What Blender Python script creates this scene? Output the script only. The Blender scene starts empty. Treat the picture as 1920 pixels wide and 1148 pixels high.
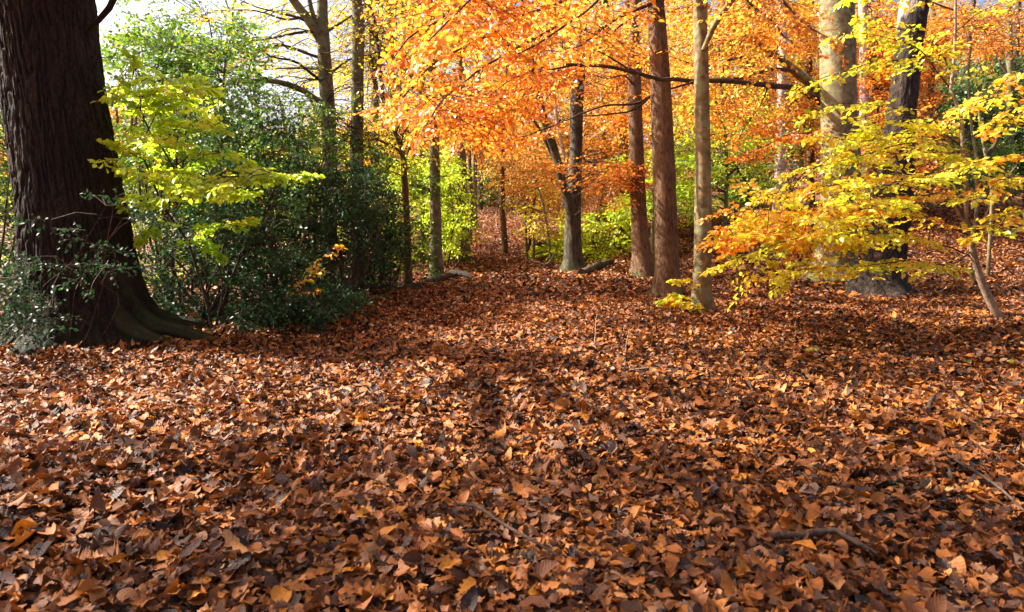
import bpy, math, random
import numpy as np

rng = np.random.default_rng(11)
random.seed(11)
S = bpy.context.scene
COL = S.collection
R = math.radians

# ------------------------------------------------------------------ camera maths
FPX = 1280.0                       # focal length in pixels of a 1920 px wide frame (24 mm)
PITCH = R(7.7)
CAMZ = 1.2
FWD = np.array([0, math.cos(PITCH), -math.sin(PITCH)])
UPV = np.array([0, math.sin(PITCH), math.cos(PITCH)])
RGT = np.array([1.0, 0, 0])
CAM = np.array([0, 0, CAMZ])


def P(px, py, d):
    return CAM + d * (FWD + (px - 960) / FPX * RGT + (574 - py) / FPX * UPV)


def sstep(a, b, x):
    t = np.clip((x - a) / (b - a), 0, 1)
    return t * t * (3 - 2 * t)


def terrain(x, y):
    x = np.asarray(x, float); y = np.asarray(y, float)
    yh = np.maximum(0, y - 12.5); yh = np.minimum(yh, 16) + .45 * np.clip(yh - 16, 0, 30)
    wd = sstep(0.9, 5.5 + .10 * yh, x)
    hill = wd * 0.17 * yh
    path = 0.058 * np.clip(y - 19, 0, 15) + 0.085 * np.clip(y - 34, 0, 30)
    left = -0.10 * sstep(3.5, 9, -x) * np.minimum(np.maximum(0, -x - 3.5), 12)
    z = np.maximum(hill, path * (1 - 0.5 * wd)) + left
    z = z + 0.030 * np.sin(1.3 * x + 0.5) * np.sin(1.1 * y + 1.0) + 0.014 * np.sin(3.7 * x + 2) * np.sin(3.1 * y) \
        + 0.010 * np.sin(7.9 * x + 1.5 * y) * np.sin(6.3 * y - 2.1 * x)
    return z


def G(px, py):
    """where the ray through a pixel meets the ground -> (point, depth)"""
    d = 1.0
    while d < 80:
        p = P(px, py, d)
        if p[2] <= terrain(p[0], p[1]):
            break
        d += 0.02
    return P(px, py, d), d


# ------------------------------------------------------------------ noise
def _h(ix, iy, iz, s):
    n = (ix * 374761393 + iy * 668265263 + iz * 2147483647 + s * 974634777) & 0xffffffff
    n = ((n ^ (n >> 13)) * 1274126177) & 0xffffffff
    return ((n ^ (n >> 16)) & 0xffff) / 65535.0


def vnoise(p, s=0):
    p = np.asarray(p, float)
    i = np.floor(p).astype(np.int64); f = p - i; f = f * f * (3 - 2 * f)
    out = 0
    for dx in (0, 1):
        for dy in (0, 1):
            for dz in (0, 1):
                w = (f[:, 0] if dx else 1 - f[:, 0]) * (f[:, 1] if dy else 1 - f[:, 1]) * (f[:, 2] if dz else 1 - f[:, 2])
                out = out + w * _h(i[:, 0] + dx, i[:, 1] + dy, i[:, 2] + dz, s)
    return out


def norm(v):
    v = np.asarray(v, float)
    return v / np.maximum(np.linalg.norm(v, axis=-1, keepdims=True), 1e-9)


# ------------------------------------------------------------------ mesh buffer
class Buf:
    def __init__(s):
        s.V = []; s.F = {}; s.R = []; s.U = []; s.n = 0

    def add(s, V, F, rnd=0.5, uv=None):
        V = np.asarray(V, float); F = np.asarray(F, np.int64)
        s.V.append(V)
        s.F.setdefault(F.shape[1], []).append(F + s.n)
        s.R.append(np.broadcast_to(np.asarray(rnd, float), (len(V),)).copy())
        s.U.append(np.zeros((len(V), 2)) if uv is None else np.asarray(uv, float))
        s.n += len(V)

    def build(s, name, mat, parent=None, origin=(0, 0, 0), smooth=True):
        V = np.concatenate(s.V) - np.asarray(origin)
        me = bpy.data.meshes.new(name)
        me.vertices.add(len(V)); me.vertices.foreach_set('co', V.astype(np.float32).ravel())
        loops = []; starts = []; totals = []; st = 0
        for k, L in s.F.items():
            A = np.concatenate(L)
            loops.append(A.ravel()); starts.append(st + np.arange(len(A)) * k); totals.append(np.full(len(A), k))
            st += A.size
        loops = np.concatenate(loops); starts = np.concatenate(starts); totals = np.concatenate(totals)
        me.loops.add(len(loops)); me.loops.foreach_set('vertex_index', loops.astype(np.int32))
        me.polygons.add(len(starts)); me.polygons.foreach_set('loop_start', starts.astype(np.int32))
        me.polygons.foreach_set('loop_total', totals.astype(np.int32))
        me.polygons.foreach_set('use_smooth', np.full(len(starts), smooth))
        a = me.attributes.new('rnd', 'FLOAT', 'POINT'); a.data.foreach_set('value', np.concatenate(s.R).astype(np.float32))
        u = me.attributes.new('luv', 'FLOAT2', 'POINT'); u.data.foreach_set('vector', np.concatenate(s.U).astype(np.float32).ravel())
        me.update(calc_edges=True)
        me.materials.append(mat)
        o = bpy.data.objects.new(name, me); COL.objects.link(o)
        if parent is not None:
            o.parent = parent
        else:
            o.location = origin
        return o


def catmull(pts, step):
    pts = np.asarray(pts, float)
    if len(pts) < 3:
        n = max(2, int(np.linalg.norm(pts[-1, :3] - pts[0, :3]) / step) + 1)
        t = np.linspace(0, 1, n)[:, None]
        return pts[0] * (1 - t) + pts[-1] * t
    Q = np.vstack([2 * pts[0] - pts[1], pts, 2 * pts[-1] - pts[-2]])
    out = []
    for i in range(1, len(Q) - 2):
        a, b, c, d = Q[i - 1], Q[i], Q[i + 1], Q[i + 2]
        n = max(1, int(np.linalg.norm((c - b)[:3]) / step))
        t = (np.arange(n) / n)[:, None]
        out.append(0.5 * (2 * b + (c - a) * t + (2 * a - 5 * b + 4 * c - d) * t ** 2 + (3 * b - a - 3 * c + d) * t ** 3))
    out.append(pts[-1:])
    return np.vstack(out)


def frames(C):
    T = norm(np.gradient(C, axis=0))
    ref = np.array([0, 0, 1.0]) if abs(T[0, 2]) < 0.8 else np.array([0, 1.0, 0])
    if np.mean(np.abs(T[:, 2])) > 0.6:
        ref = np.array([0, 1.0, 0])
    X = norm(np.cross(np.broadcast_to(ref, T.shape), T)); Y = np.cross(T, X)
    return T, X, Y


def tube(buf, C, r, n=6, rnd=0.5, radial=None, cap=True):
    """C (m,3) centres, r (m,) radii; radial(theta, i) -> factor array (m,n)"""
    C = np.asarray(C, float); m = len(C); r = np.broadcast_to(r, (m,))
    T, X, Y = frames(C)
    th = np.arange(n) * 2 * math.pi / n
    k = np.ones((m, n)) if radial is None else radial
    rr = r[:, None] * k
    V = C[:, None, :] + rr[..., None] * (np.cos(th)[None, :, None] * X[:, None, :] + np.sin(th)[None, :, None] * Y[:, None, :])
    V = V.reshape(-1, 3)
    i = np.arange(m - 1)[:, None] * n; j = np.arange(n)[None, :]; j2 = (j + 1) % n
    F = np.stack([i + j, i + j2, i + n + j2, i + n + j], -1).reshape(-1, 4)
    buf.add(V, F, rnd)
    if cap:
        for e, ring in ((0, np.arange(n)), (m - 1, (m - 1) * n + np.arange(n))):
            if r[e] > 0.004:
                c = C[e]
                VV = np.vstack([V[ring], c])
                FF = np.stack([np.arange(n), (np.arange(n) + 1) % n, np.full(n, n)], -1)
                buf.add(VV, FF if e else FF[:, ::-1], rnd)


# ------------------------------------------------------------------ leaves
# template: outline half-widths at stations along the midrib
def leaf_template(ts, ws):
    """verts: base, [L,M,R]*k, tip ; with midrib"""
    V = [(0, 0)]; F = []
    for t, w in zip(ts, ws):
        V += [(-w, t), (0, t), (w, t)]
    V.append((0, 1))
    k = len(ts)
    tri = []; quad = []
    tri += [(0, 2, 1), (0, 3, 2)]
    for i in range(k - 1):
        a = 1 + 3 * i
        quad += [(a, a + 1, a + 4, a + 3), (a + 1, a + 2, a + 5, a + 4)]
    a = 1 + 3 * (k - 1); e = 1 + 3 * k
    tri += [(a, a + 1, e), (a + 1, a + 2, e)]
    return np.array(V, float), np.array(tri), np.array(quad) if quad else None


T_SIMPLE = (np.array([(0, 0), (0.30, .30), (0.27, .68), (0, 1), (-.27, .68), (-.30, .30)], float),
            None, np.array([(0, 1, 2, 3), (0, 3, 4, 5)]))
T_MID = leaf_template([.2, .5, .8], [.24, .34, .22])
T_BEECH = leaf_template([.1, .3, .5, .7, .88], [.17, .31, .34, .26, .13])
T_OAK = leaf_template([.08, .2, .32, .45, .57, .7, .8, .92], [.06, .20, .11, .30, .17, .31, .19, .17])
T_MAPLE = leaf_template([.08, .25, .42, .55, .75, .88], [.22, .46, .20, .44, .16, .14])


def add_leaves(buf, tmpl, pos, tip, nrm, size, rnd, fold=0.25, curl=0.0, cup=0.0, twist=0.0, rough=0.0):
    N = len(pos)
    if N == 0:
        return
    Y = norm(tip); Z = norm(nrm - Y * np.sum(nrm * Y, -1, keepdims=True)); X = np.cross(Y, Z)
    L, tri, quad = tmpl
    lx = L[:, 0][None]; ly = L[:, 1][None]

    def arr(a):
        return np.broadcast_to(np.asarray(a, float), (N,))[:, None]
    z = arr(fold) * np.abs(lx) - arr(curl) * ly ** 2 + arr(cup) * (lx * 2) ** 2 + arr(twist) * lx * (ly - .5) * 3
    if rough:
        z = z + rough * rng.normal(size=(N, len(L))) * (np.abs(lx) > 0.02)
    s = arr(size)
    xx = lx * (1 - 0.25 * np.abs(arr(cup)))
    W = pos[:, None, :] + (s * xx)[..., None] * X[:, None, :] + (s * np.broadcast_to(ly, (N, len(L))))[..., None] * Y[:, None, :] \
        + (s * z)[..., None] * Z[:, None, :]
    k = len(L); off = (np.arange(N) * k)[:, None, None]
    rv = np.repeat(np.broadcast_to(rnd, (N,)), k); uv = np.tile(L, (N, 1))
    first = True
    for F in (quad, tri):
        if F is None:
            continue
        FF = (F[None] + off).reshape(-1, F.shape[1])
        if first:
            base = buf.n
            buf.add(W.reshape(-1, 3), FF, rv, uv); first = False
        else:
            buf.F.setdefault(F.shape[1], []).append(FF + base)


# spray templates --------------------------------------------------
def make_spray(seed, bushy=False):
    g = np.random.default_rng(seed)
    lp, lt, ln, tw = [], [], [], []
    nside = 9
    drop = g.uniform(.05, .22)
    bend = g.uniform(-.15, .15)

    def axis(t):
        return np.array([bend * t * t + .02 * math.sin(9 * t + seed), t, -drop * t * t])
    A = [axis(t) for t in np.linspace(-0.02, 1, 6)]
    tw.append((np.array(A), .008, .003))
    for i in range(nside):
        t = .08 + .84 * i / (nside - 1) + g.uniform(-.03, .03)
        sgn = 1 if i % 2 else -1
        L = (.46 * (1 - t) ** .8 + .12) * g.uniform(.7, 1.15)
        ang = g.uniform(.75, 1.1)
        p0 = axis(t)
        d = np.array([sgn * math.sin(ang), math.cos(ang), g.uniform(-.15, .12) if not bushy else g.uniform(-.9, .9)]); d /= np.linalg.norm(d)
        dz = g.uniform(-.35, .02)
        pts = np.array([p0 + d * L * u + np.array([0, .08 * L, dz * L]) * u * u for u in (0, .5, 1)])
        tw.append((pts, .004, .002))
        nl = max(2, int(L / .085))
        for k in range(nl):
            u = (k + .7) / nl
            q = p0 + d * L * u + np.array([0, .08 * L, dz * L]) * u * u
            s2 = 1 if k % 2 else -1
            a2 = g.uniform(.5, 1.0) * s2 if k < nl - 1 else g.uniform(-.2, .2)
            dd = np.array([d[0] * math.cos(a2) - d[1] * math.sin(a2), d[0] * math.sin(a2) + d[1] * math.cos(a2), d[2] - g.uniform(0, .35)])
            nn = np.array([g.normal(0, .3), g.normal(0, .3), 1.0])
            if bushy:
                nn = g.normal(size=3) + np.array([0, 0, .6]); dd = dd + g.normal(size=3) * .5
            lp.append(q); lt.append(dd); ln.append(nn)
    for k in range(5):
        t = .2 + .8 * (k + .5) / 5
        s2 = 1 if k % 2 else -1
        a2 = s2 * g.uniform(.5, .9) if k < 4 else 0
        lp.append(axis(t)); lt.append(np.array([math.sin(a2), math.cos(a2), -.2])); ln.append(np.array([g.normal(0, .3), g.normal(0, .3), 1.0]))
    return np.array(lp), norm(lt), norm(ln), tw


SPR = [make_spray(i) for i in range(14)]
SPRB = [make_spray(100 + i, True) for i in range(14)]


def tube_tris(pts, r0, r1):
    """three-sided tapering twig in local space -> V, F"""
    m = len(pts); r = np.linspace(r0, r1, m)
    T, X, Y = frames(pts)
    th = np.arange(3) * 2 * math.pi / 3
    V = pts[:, None] + r[:, None, None] * (np.cos(th)[None, :, None] * X[:, None] + np.sin(th)[None, :, None] * Y[:, None])
    i = np.arange(m - 1)[:, None] * 3; j = np.arange(3)[None]; j2 = (j + 1) % 3
    F = np.stack([i + j, i + j2, i + 3 + j2, i + 3 + j], -1).reshape(-1, 4)
    return V.reshape(-1, 3), F


def spray_twigs(sp):
    VV, FF, n = [], [], 0
    for pts, a, b in sp[3]:
        V, F = tube_tris(pts, a, b)
        VV.append(V); FF.append(F + n); n += len(V)
    return np.concatenate(VV), np.concatenate(FF)


SPR_TW = [spray_twigs(s) for s in SPR]
SPRB_TW = [spray_twigs(s) for s in SPRB]


def place_sprays(crown, twigs, pos, d, up, L, leaf, rnd, bushy=False, tmpl=T_SIMPLE, keep=1.0, jit=.15):
    pos = np.asarray(pos); N = len(pos)
    if N == 0:
        return
    Y = norm(d); Z = norm(up - Y * np.sum(up * Y, -1, keepdims=True)); X = np.cross(Y, Z)
    L = np.broadcast_to(L, (N,)); leaf = np.broadcast_to(leaf, (N,)); rnd = np.broadcast_to(rnd, (N,))
    which = rng.integers(0, len(SPR), N)
    for k in range(len(SPR)):
        m = which == k
        if not m.any():
            continue
        lp, lt, ln, _ = (SPRB if bushy else SPR)[k]
        B = np.stack([X[m], Y[m], Z[m]], 1)               # (n,3,3) rows are axes
        def tr(a, s=None):
            w = np.einsum('li,nij->nlj', a, B)
            return w if s is None else w * s[:, None, None]
        n = int(m.sum())
        lpos = pos[m][:, None] + tr(lp, L[m])
        ltip = norm(tr(lt) + rng.normal(0, .25, (n, len(lt), 3)))
        lnrm = norm(tr(ln) + rng.normal(0, .42, (n, len(lt), 3)))
        sz = leaf[m][:, None] * rng.uniform(.65, 1.2, (n, len(lp)))
        rv = np.clip(rnd[m][:, None] + rng.normal(0, jit, (n, len(lp))), 0, 1)
        sel = (rng.random((n, len(lp))) < keep).ravel()
        q = lambda a: a.reshape(-1, a.shape[-1])[sel]
        add_leaves(crown, tmpl, q(lpos), q(ltip), q(lnrm), sz.ravel()[sel], rv.ravel()[sel],
                   fold=rng.uniform(-.1, .45, sel.sum()), curl=rng.uniform(-.05, .35, sel.sum()))
        if twigs is not None:
            tv, tf = (SPRB_TW if bushy else SPR_TW)[k]
            VV = pos[m][:, None] + tr(tv, L[m])
            off = (np.arange(n) * len(tv))[:, None, None]
            twigs.add(VV.reshape(-1, 3), (tf[None] + off).reshape(-1, 4), .5)


# ------------------------------------------------------------------ materials
def nodes(name):
    m = bpy.data.materials.new(name); m.use_nodes = True
    nt = m.node_tree; nt.nodes.clear()
    return m, nt, nt.nodes.new, nt.links.new


def ramp(nd, stops):
    cr = nd.color_ramp
    while len(cr.elements) < len(stops):
        cr.elements.new(.5)
    for e, (p, c) in zip(cr.elements, stops):
        e.position = p; e.color = (*c, 1)


def leaf_mat(name, stops, trans=.5, rough=.42, spec=.5, tboost=1.25, veins=0):
    m, nt, N, K = nodes(name)
    at = N('ShaderNodeAttribute'); at.attribute_name = 'rnd'
    r = N('ShaderNodeValToRGB'); ramp(r, stops); K(at.outputs['Fac'], r.inputs['Fac'])
    nz = N('ShaderNodeTexNoise'); nz.inputs['Scale'].default_value = 28
    g = N('ShaderNodeNewGeometry'); K(g.outputs['Position'], nz.inputs['Vector'])
    mr = N('ShaderNodeMapRange'); mr.inputs[3].default_value = .72; mr.inputs[4].default_value = 1.28
    K(nz.outputs['Fac'], mr.inputs[0])
    mx = N('ShaderNodeMix'); mx.data_type = 'RGBA'; mx.blend_type = 'MULTIPLY'; mx.inputs['Factor'].default_value = 1
    K(r.outputs['Color'], mx.inputs['A']); K(mr.outputs[0], mx.inputs['B'])
    col = mx.outputs['Result']
    ns = N('ShaderNodeTexNoise'); ns.inputs['Scale'].default_value = 75; ns.inputs['Detail'].default_value = 3; K(g.outputs['Position'], ns.inputs['Vector'])
    ms_ = N('ShaderNodeMapRange'); ms_.inputs[1].default_value = .60; ms_.inputs[2].default_value = .72; ms_.inputs[4].default_value = .65; K(ns.outputs['Fac'], ms_.inputs[0])
    ml = N('ShaderNodeMix'); ml.data_type = 'RGBA'; ml.blend_type = 'MULTIPLY'; K(ms_.outputs[0], ml.inputs['Factor']); K(col, ml.inputs['A']); ml.inputs['B'].default_value = (.42, .24, .12, 1)
    col = ml.outputs['Result']
    p = N('ShaderNodeBsdfPrincipled'); K(col, p.inputs['Base Color'])
    p.inputs['Roughness'].default_value = rough; p.inputs['Specular IOR Level'].default_value = spec
    t = N('ShaderNodeBsdfTranslucent')
    hs = N('ShaderNodeHueSaturation'); hs.inputs['Saturation'].default_value = 1.0; hs.inputs['Value'].default_value = tboost
    K(col, hs.inputs['Color']); K(hs.outputs[0], t.inputs['Color'])
    ms = N('ShaderNodeMixShader'); ms.inputs[0].default_value = trans
    K(p.outputs[0], ms.inputs[1]); K(t.outputs[0], ms.inputs[2])
    o = N('ShaderNodeOutputMaterial'); K(ms.outputs[0], o.inputs['Surface'])
    if veins:
        uv = N('ShaderNodeAttribute'); uv.attribute_name = 'luv'
        sp = N('ShaderNodeSeparateXYZ'); K(uv.outputs['Vector'], sp.inputs[0])
        ab = N('ShaderNodeMath'); ab.operation = 'ABSOLUTE'; K(sp.outputs[0], ab.inputs[0])
        m1 = N('ShaderNodeMath'); m1.operation = 'MULTIPLY_ADD'; m1.inputs[1].default_value = -.8
        K(ab.outputs[0], m1.inputs[0]); K(sp.outputs[1], m1.inputs[2])
        m2 = N('ShaderNodeMath'); m2.operation = 'MULTIPLY'; m2.inputs[1].default_value = 46; K(m1.outputs[0], m2.inputs[0])
        sn = N('ShaderNodeMath'); sn.operation = 'SINE'; K(m2.outputs[0], sn.inputs[0])
        mid = N('ShaderNodeMath'); mid.operation = 'LESS_THAN'; mid.inputs[1].default_value = .02; K(ab.outputs[0], mid.inputs[0])
        ad = N('ShaderNodeMath'); ad.operation = 'MULTIPLY_ADD'; ad.inputs[1].default_value = 2.5; K(mid.outputs[0], ad.inputs[0]); K(sn.outputs[0], ad.inputs[2])
        n2 = N('ShaderNodeTexNoise'); n2.inputs['Scale'].default_value = 90; K(g.outputs['Position'], n2.inputs['Vector'])
        ad2 = N('ShaderNodeMath'); ad2.operation = 'MULTIPLY_ADD'; ad2.inputs[1].default_value = 2.5; K(n2.outputs['Fac'], ad2.inputs[0]); K(ad.outputs[0], ad2.inputs[2])
        b = N('ShaderNodeBump'); b.inputs['Strength'].default_value = .3; b.inputs['Distance'].default_value = .0012 * veins
        K(ad2.outputs[0], b.inputs['Height']); K(b.outputs[0], p.inputs['Normal'])
    return m


ORANGE = [(0, (.62, .16, .010)), (.28, (.78, .26, .02)), (.6, (.88, .37, .04)), (.82, (.92, .54, .08)), (1, (.80, .70, .06))]
YELLOW = [(0, (.40, .44, .02)), (.35, (.72, .66, .03)), (.65, (.88, .66, .04)), (.85, (.88, .44, .03)), (1, (.82, .26, .02))]
LIME = [(0, (.20, .38, .015)), (.4, (.47, .64, .025)), (.8, (.66, .72, .04)), (1, (.82, .56, .03))]
GREEN = [(0, (.025, .075, .010)), (.4, (.08, .18, .018)), (.75, (.22, .32, .02)), (1, (.48, .46, .03))]
HOLLY = [(0, (.012, .036, .012)), (.5, (.036, .095, .024)), (.85, (.085, .18, .03)), (1, (.22, .28, .03))]
LITTER = [(0, (.015, .008, .005)), (.18, (.058, .021, .009)), (.36, (.160, .050, .013)), (.56, (.305, .093, .017)),
          (.74, (.43, .142, .021)), (.84, (.41, .178, .062)), (.895, (.20, .122, .085)), (.93, (.38, .11, .013)), (1, (.58, .215, .017))]
M = {}
M['orange'] = leaf_mat('orange_leaf', ORANGE, .58, .34, .6, 1.12)
M['yellow'] = leaf_mat('yellow_leaf', YELLOW, .5, .34, .6, 1.1)
M['lime'] = leaf_mat('lime_leaf', LIME, .5, .40)
M['green'] = leaf_mat('green_leaf', GREEN, .45, .38)
M['holly'] = leaf_mat('holly_leaf', HOLLY, .30, .48, .32)
M['litter'] = leaf_mat('fallen_leaf', LITTER, .12, .58, .3, veins=1)


def bark_mat(name, dark, light, sc=(14, 14, 3), bump=.02, moss=0.0, lichen=None, fiss=.5, rough=.85, mosscol=(.040, .056, .010)):
    m, nt, N, K = nodes(name)
    g = N('ShaderNodeNewGeometry')
    mp = N('ShaderNodeMapping'); mp.inputs['Scale'].default_value = sc; K(g.outputs['Position'], mp.inputs['Vector'])
    n1 = N('ShaderNodeTexNoise'); n1.inputs['Scale'].default_value = 1; n1.inputs['Detail'].default_value = 6; n1.inputs['Roughness'].default_value = .62
    n1.inputs['Distortion'].default_value = .5
    K(mp.outputs[0], n1.inputs['Vector'])
    n2 = N('ShaderNodeTexNoise'); n2.inputs['Scale'].default_value = 2.2; n2.inputs['Detail'].default_value = 4; K(g.outputs['Position'], n2.inputs['Vector'])
    r = N('ShaderNodeValToRGB'); ramp(r, [(max(0, fiss - .14), dark), (fiss + .16, light)])
    K(n1.outputs['Fac'], r.inputs['Fac'])
    mx = N('ShaderNodeMix'); mx.data_type = 'RGBA'; mx.blend_type = 'MULTIPLY'; mx.inputs['Factor'].default_value = 1
    r2 = N('ShaderNodeValToRGB'); ramp(r2, [(.3, (.6, .6, .58)), (.7, (1.25, 1.2, 1.15))]); K(n2.outputs['Fac'], r2.inputs['Fac'])
    K(r.outputs['Color'], mx.inputs['A']); K(r2.outputs['Color'], mx.inputs['B'])
    col = mx.outputs['Result']
    if lichen:
        n3 = N('ShaderNodeTexNoise'); n3.inputs['Scale'].default_value = 9; n3.inputs['Detail'].default_value = 5; K(g.outputs['Position'], n3.inputs['Vector'])
        r3 = N('ShaderNodeValToRGB'); ramp(r3, [(.5, (0, 0, 0)), (.62, (1, 1, 1))]); K(n3.outputs['Fac'], r3.inputs['Fac'])
        m3 = N('ShaderNodeMix'); m3.data_type = 'RGBA'; K(r3.outputs['Color'], m3.inputs['Factor']); K(col, m3.inputs['A']); m3.inputs['B'].default_value = (*lichen, 1)
        col = m3.outputs['Result']
    if moss:
        at = N('ShaderNodeAttribute'); at.attribute_name = 'rnd'          # rnd on trunks: how mossy the bark is there
        n4 = N('ShaderNodeTexNoise'); n4.inputs['Scale'].default_value = 7; n4.inputs['Detail'].default_value = 5; K(g.outputs['Position'], n4.inputs['Vector'])
        ad = N('ShaderNodeMath'); ad.operation = 'ADD'; K(n4.outputs['Fac'], ad.inputs[0]); K(at.outputs['Fac'], ad.inputs[1])
        r4 = N('ShaderNodeMapRange'); r4.inputs[1].default_value = .98; r4.inputs[2].default_value = 1.3; r4.inputs[4].default_value = moss
        K(ad.outputs[0], r4.inputs[0])
        m4 = N('ShaderNodeMix'); m4.data_type = 'RGBA'; K(r4.outputs[0], m4.inputs['Factor']); K(col, m4.inputs['A']); m4.inputs['B'].default_value = (*mosscol, 1)
        col = m4.outputs['Result']
    p = N('ShaderNodeBsdfPrincipled'); K(col, p.inputs['Base Color']); p.inputs['Roughness'].default_value = rough
    p.inputs['Specular IOR Level'].default_value = .25
    b = N('ShaderNodeBump'); b.inputs['Strength'].default_value = .9; b.inputs['Distance'].default_value = bump
    K(n1.outputs['Fac'], b.inputs['Height']); K(b.outputs[0], p.inputs['Normal'])
    o = N('ShaderNodeOutputMaterial'); K(p.outputs[0], o.inputs['Surface'])
    return m


M['bark_oak'] = bark_mat('oak_bark', (.007, .0045, .003), (.042, .023, .014), (60, 60, 20), .02, .8, fiss=.50, mosscol=(.028, .036, .008))
M['bark_brown'] = bark_mat('brown_bark', (.042, .022, .011), (.18, .098, .048), (34, 34, 9), .010, 1, fiss=.45)
M['bark_beech'] = bark_mat('beech_bark', (.105, .072, .034), (.26, .185, .09), (11, 11, 13), .004, 1, lichen=(.20, .20, .10))
M['bark_grey'] = bark_mat('grey_bark', (.085, .068, .036), (.23, .185, .11), (12, 12, 12), .005, 1, lichen=(.13, .15, .06))
M['bark_birch'] = bark_mat('birch_bark', (.16, .075, .055), (.62, .47, .40), (7, 7, 24), .005, 1, fiss=.42)
M['bark_rough'] = bark_mat('fissured_bark', (.006, .004, .003), (.060, .036, .023), (17, 17, 7), .06, .9, fiss=.50, mosscol=(.46, .36, .31))
M['bark_dark'] = bark_mat('dark_bark', (.03, .024, .016), (.13, .105, .068), (20, 20, 5), .010, 1, fiss=.5)
M['twig'] = bark_mat('twig_bark', (.035, .020, .014), (.12, .075, .050), (40, 40, 20), .002)
M['twig_pale'] = bark_mat('pale_twig', (.15, .10, .065), (.36, .27, .19), (40, 40, 20), .002)
M['log'] = bark_mat('log_bark', (.022, .015, .010), (.12, .082, .052), (12, 12, 12), .02, 1, mosscol=(.04, .06, .010))

# ------------------------------------------------------------------ things
USED = {}


def tag(o, label=None, cat=None, group=None, kind=None):
    if label: o['label'] = label
    if cat: o['category'] = cat
    if group: o['group'] = group
    if kind: o['kind'] = kind
    return o


def in_poly(x, y, poly):
    c = False; j = len(poly) - 1
    for i in range(len(poly)):
        xi, yi = poly[i]; xj, yj = poly[j]
        if (yi > y) != (yj > y) and x < (xj - xi) * (y - yi) / (yj - yi + 1e-9) + xi:
            c = not c
        j = i
    return c


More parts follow.
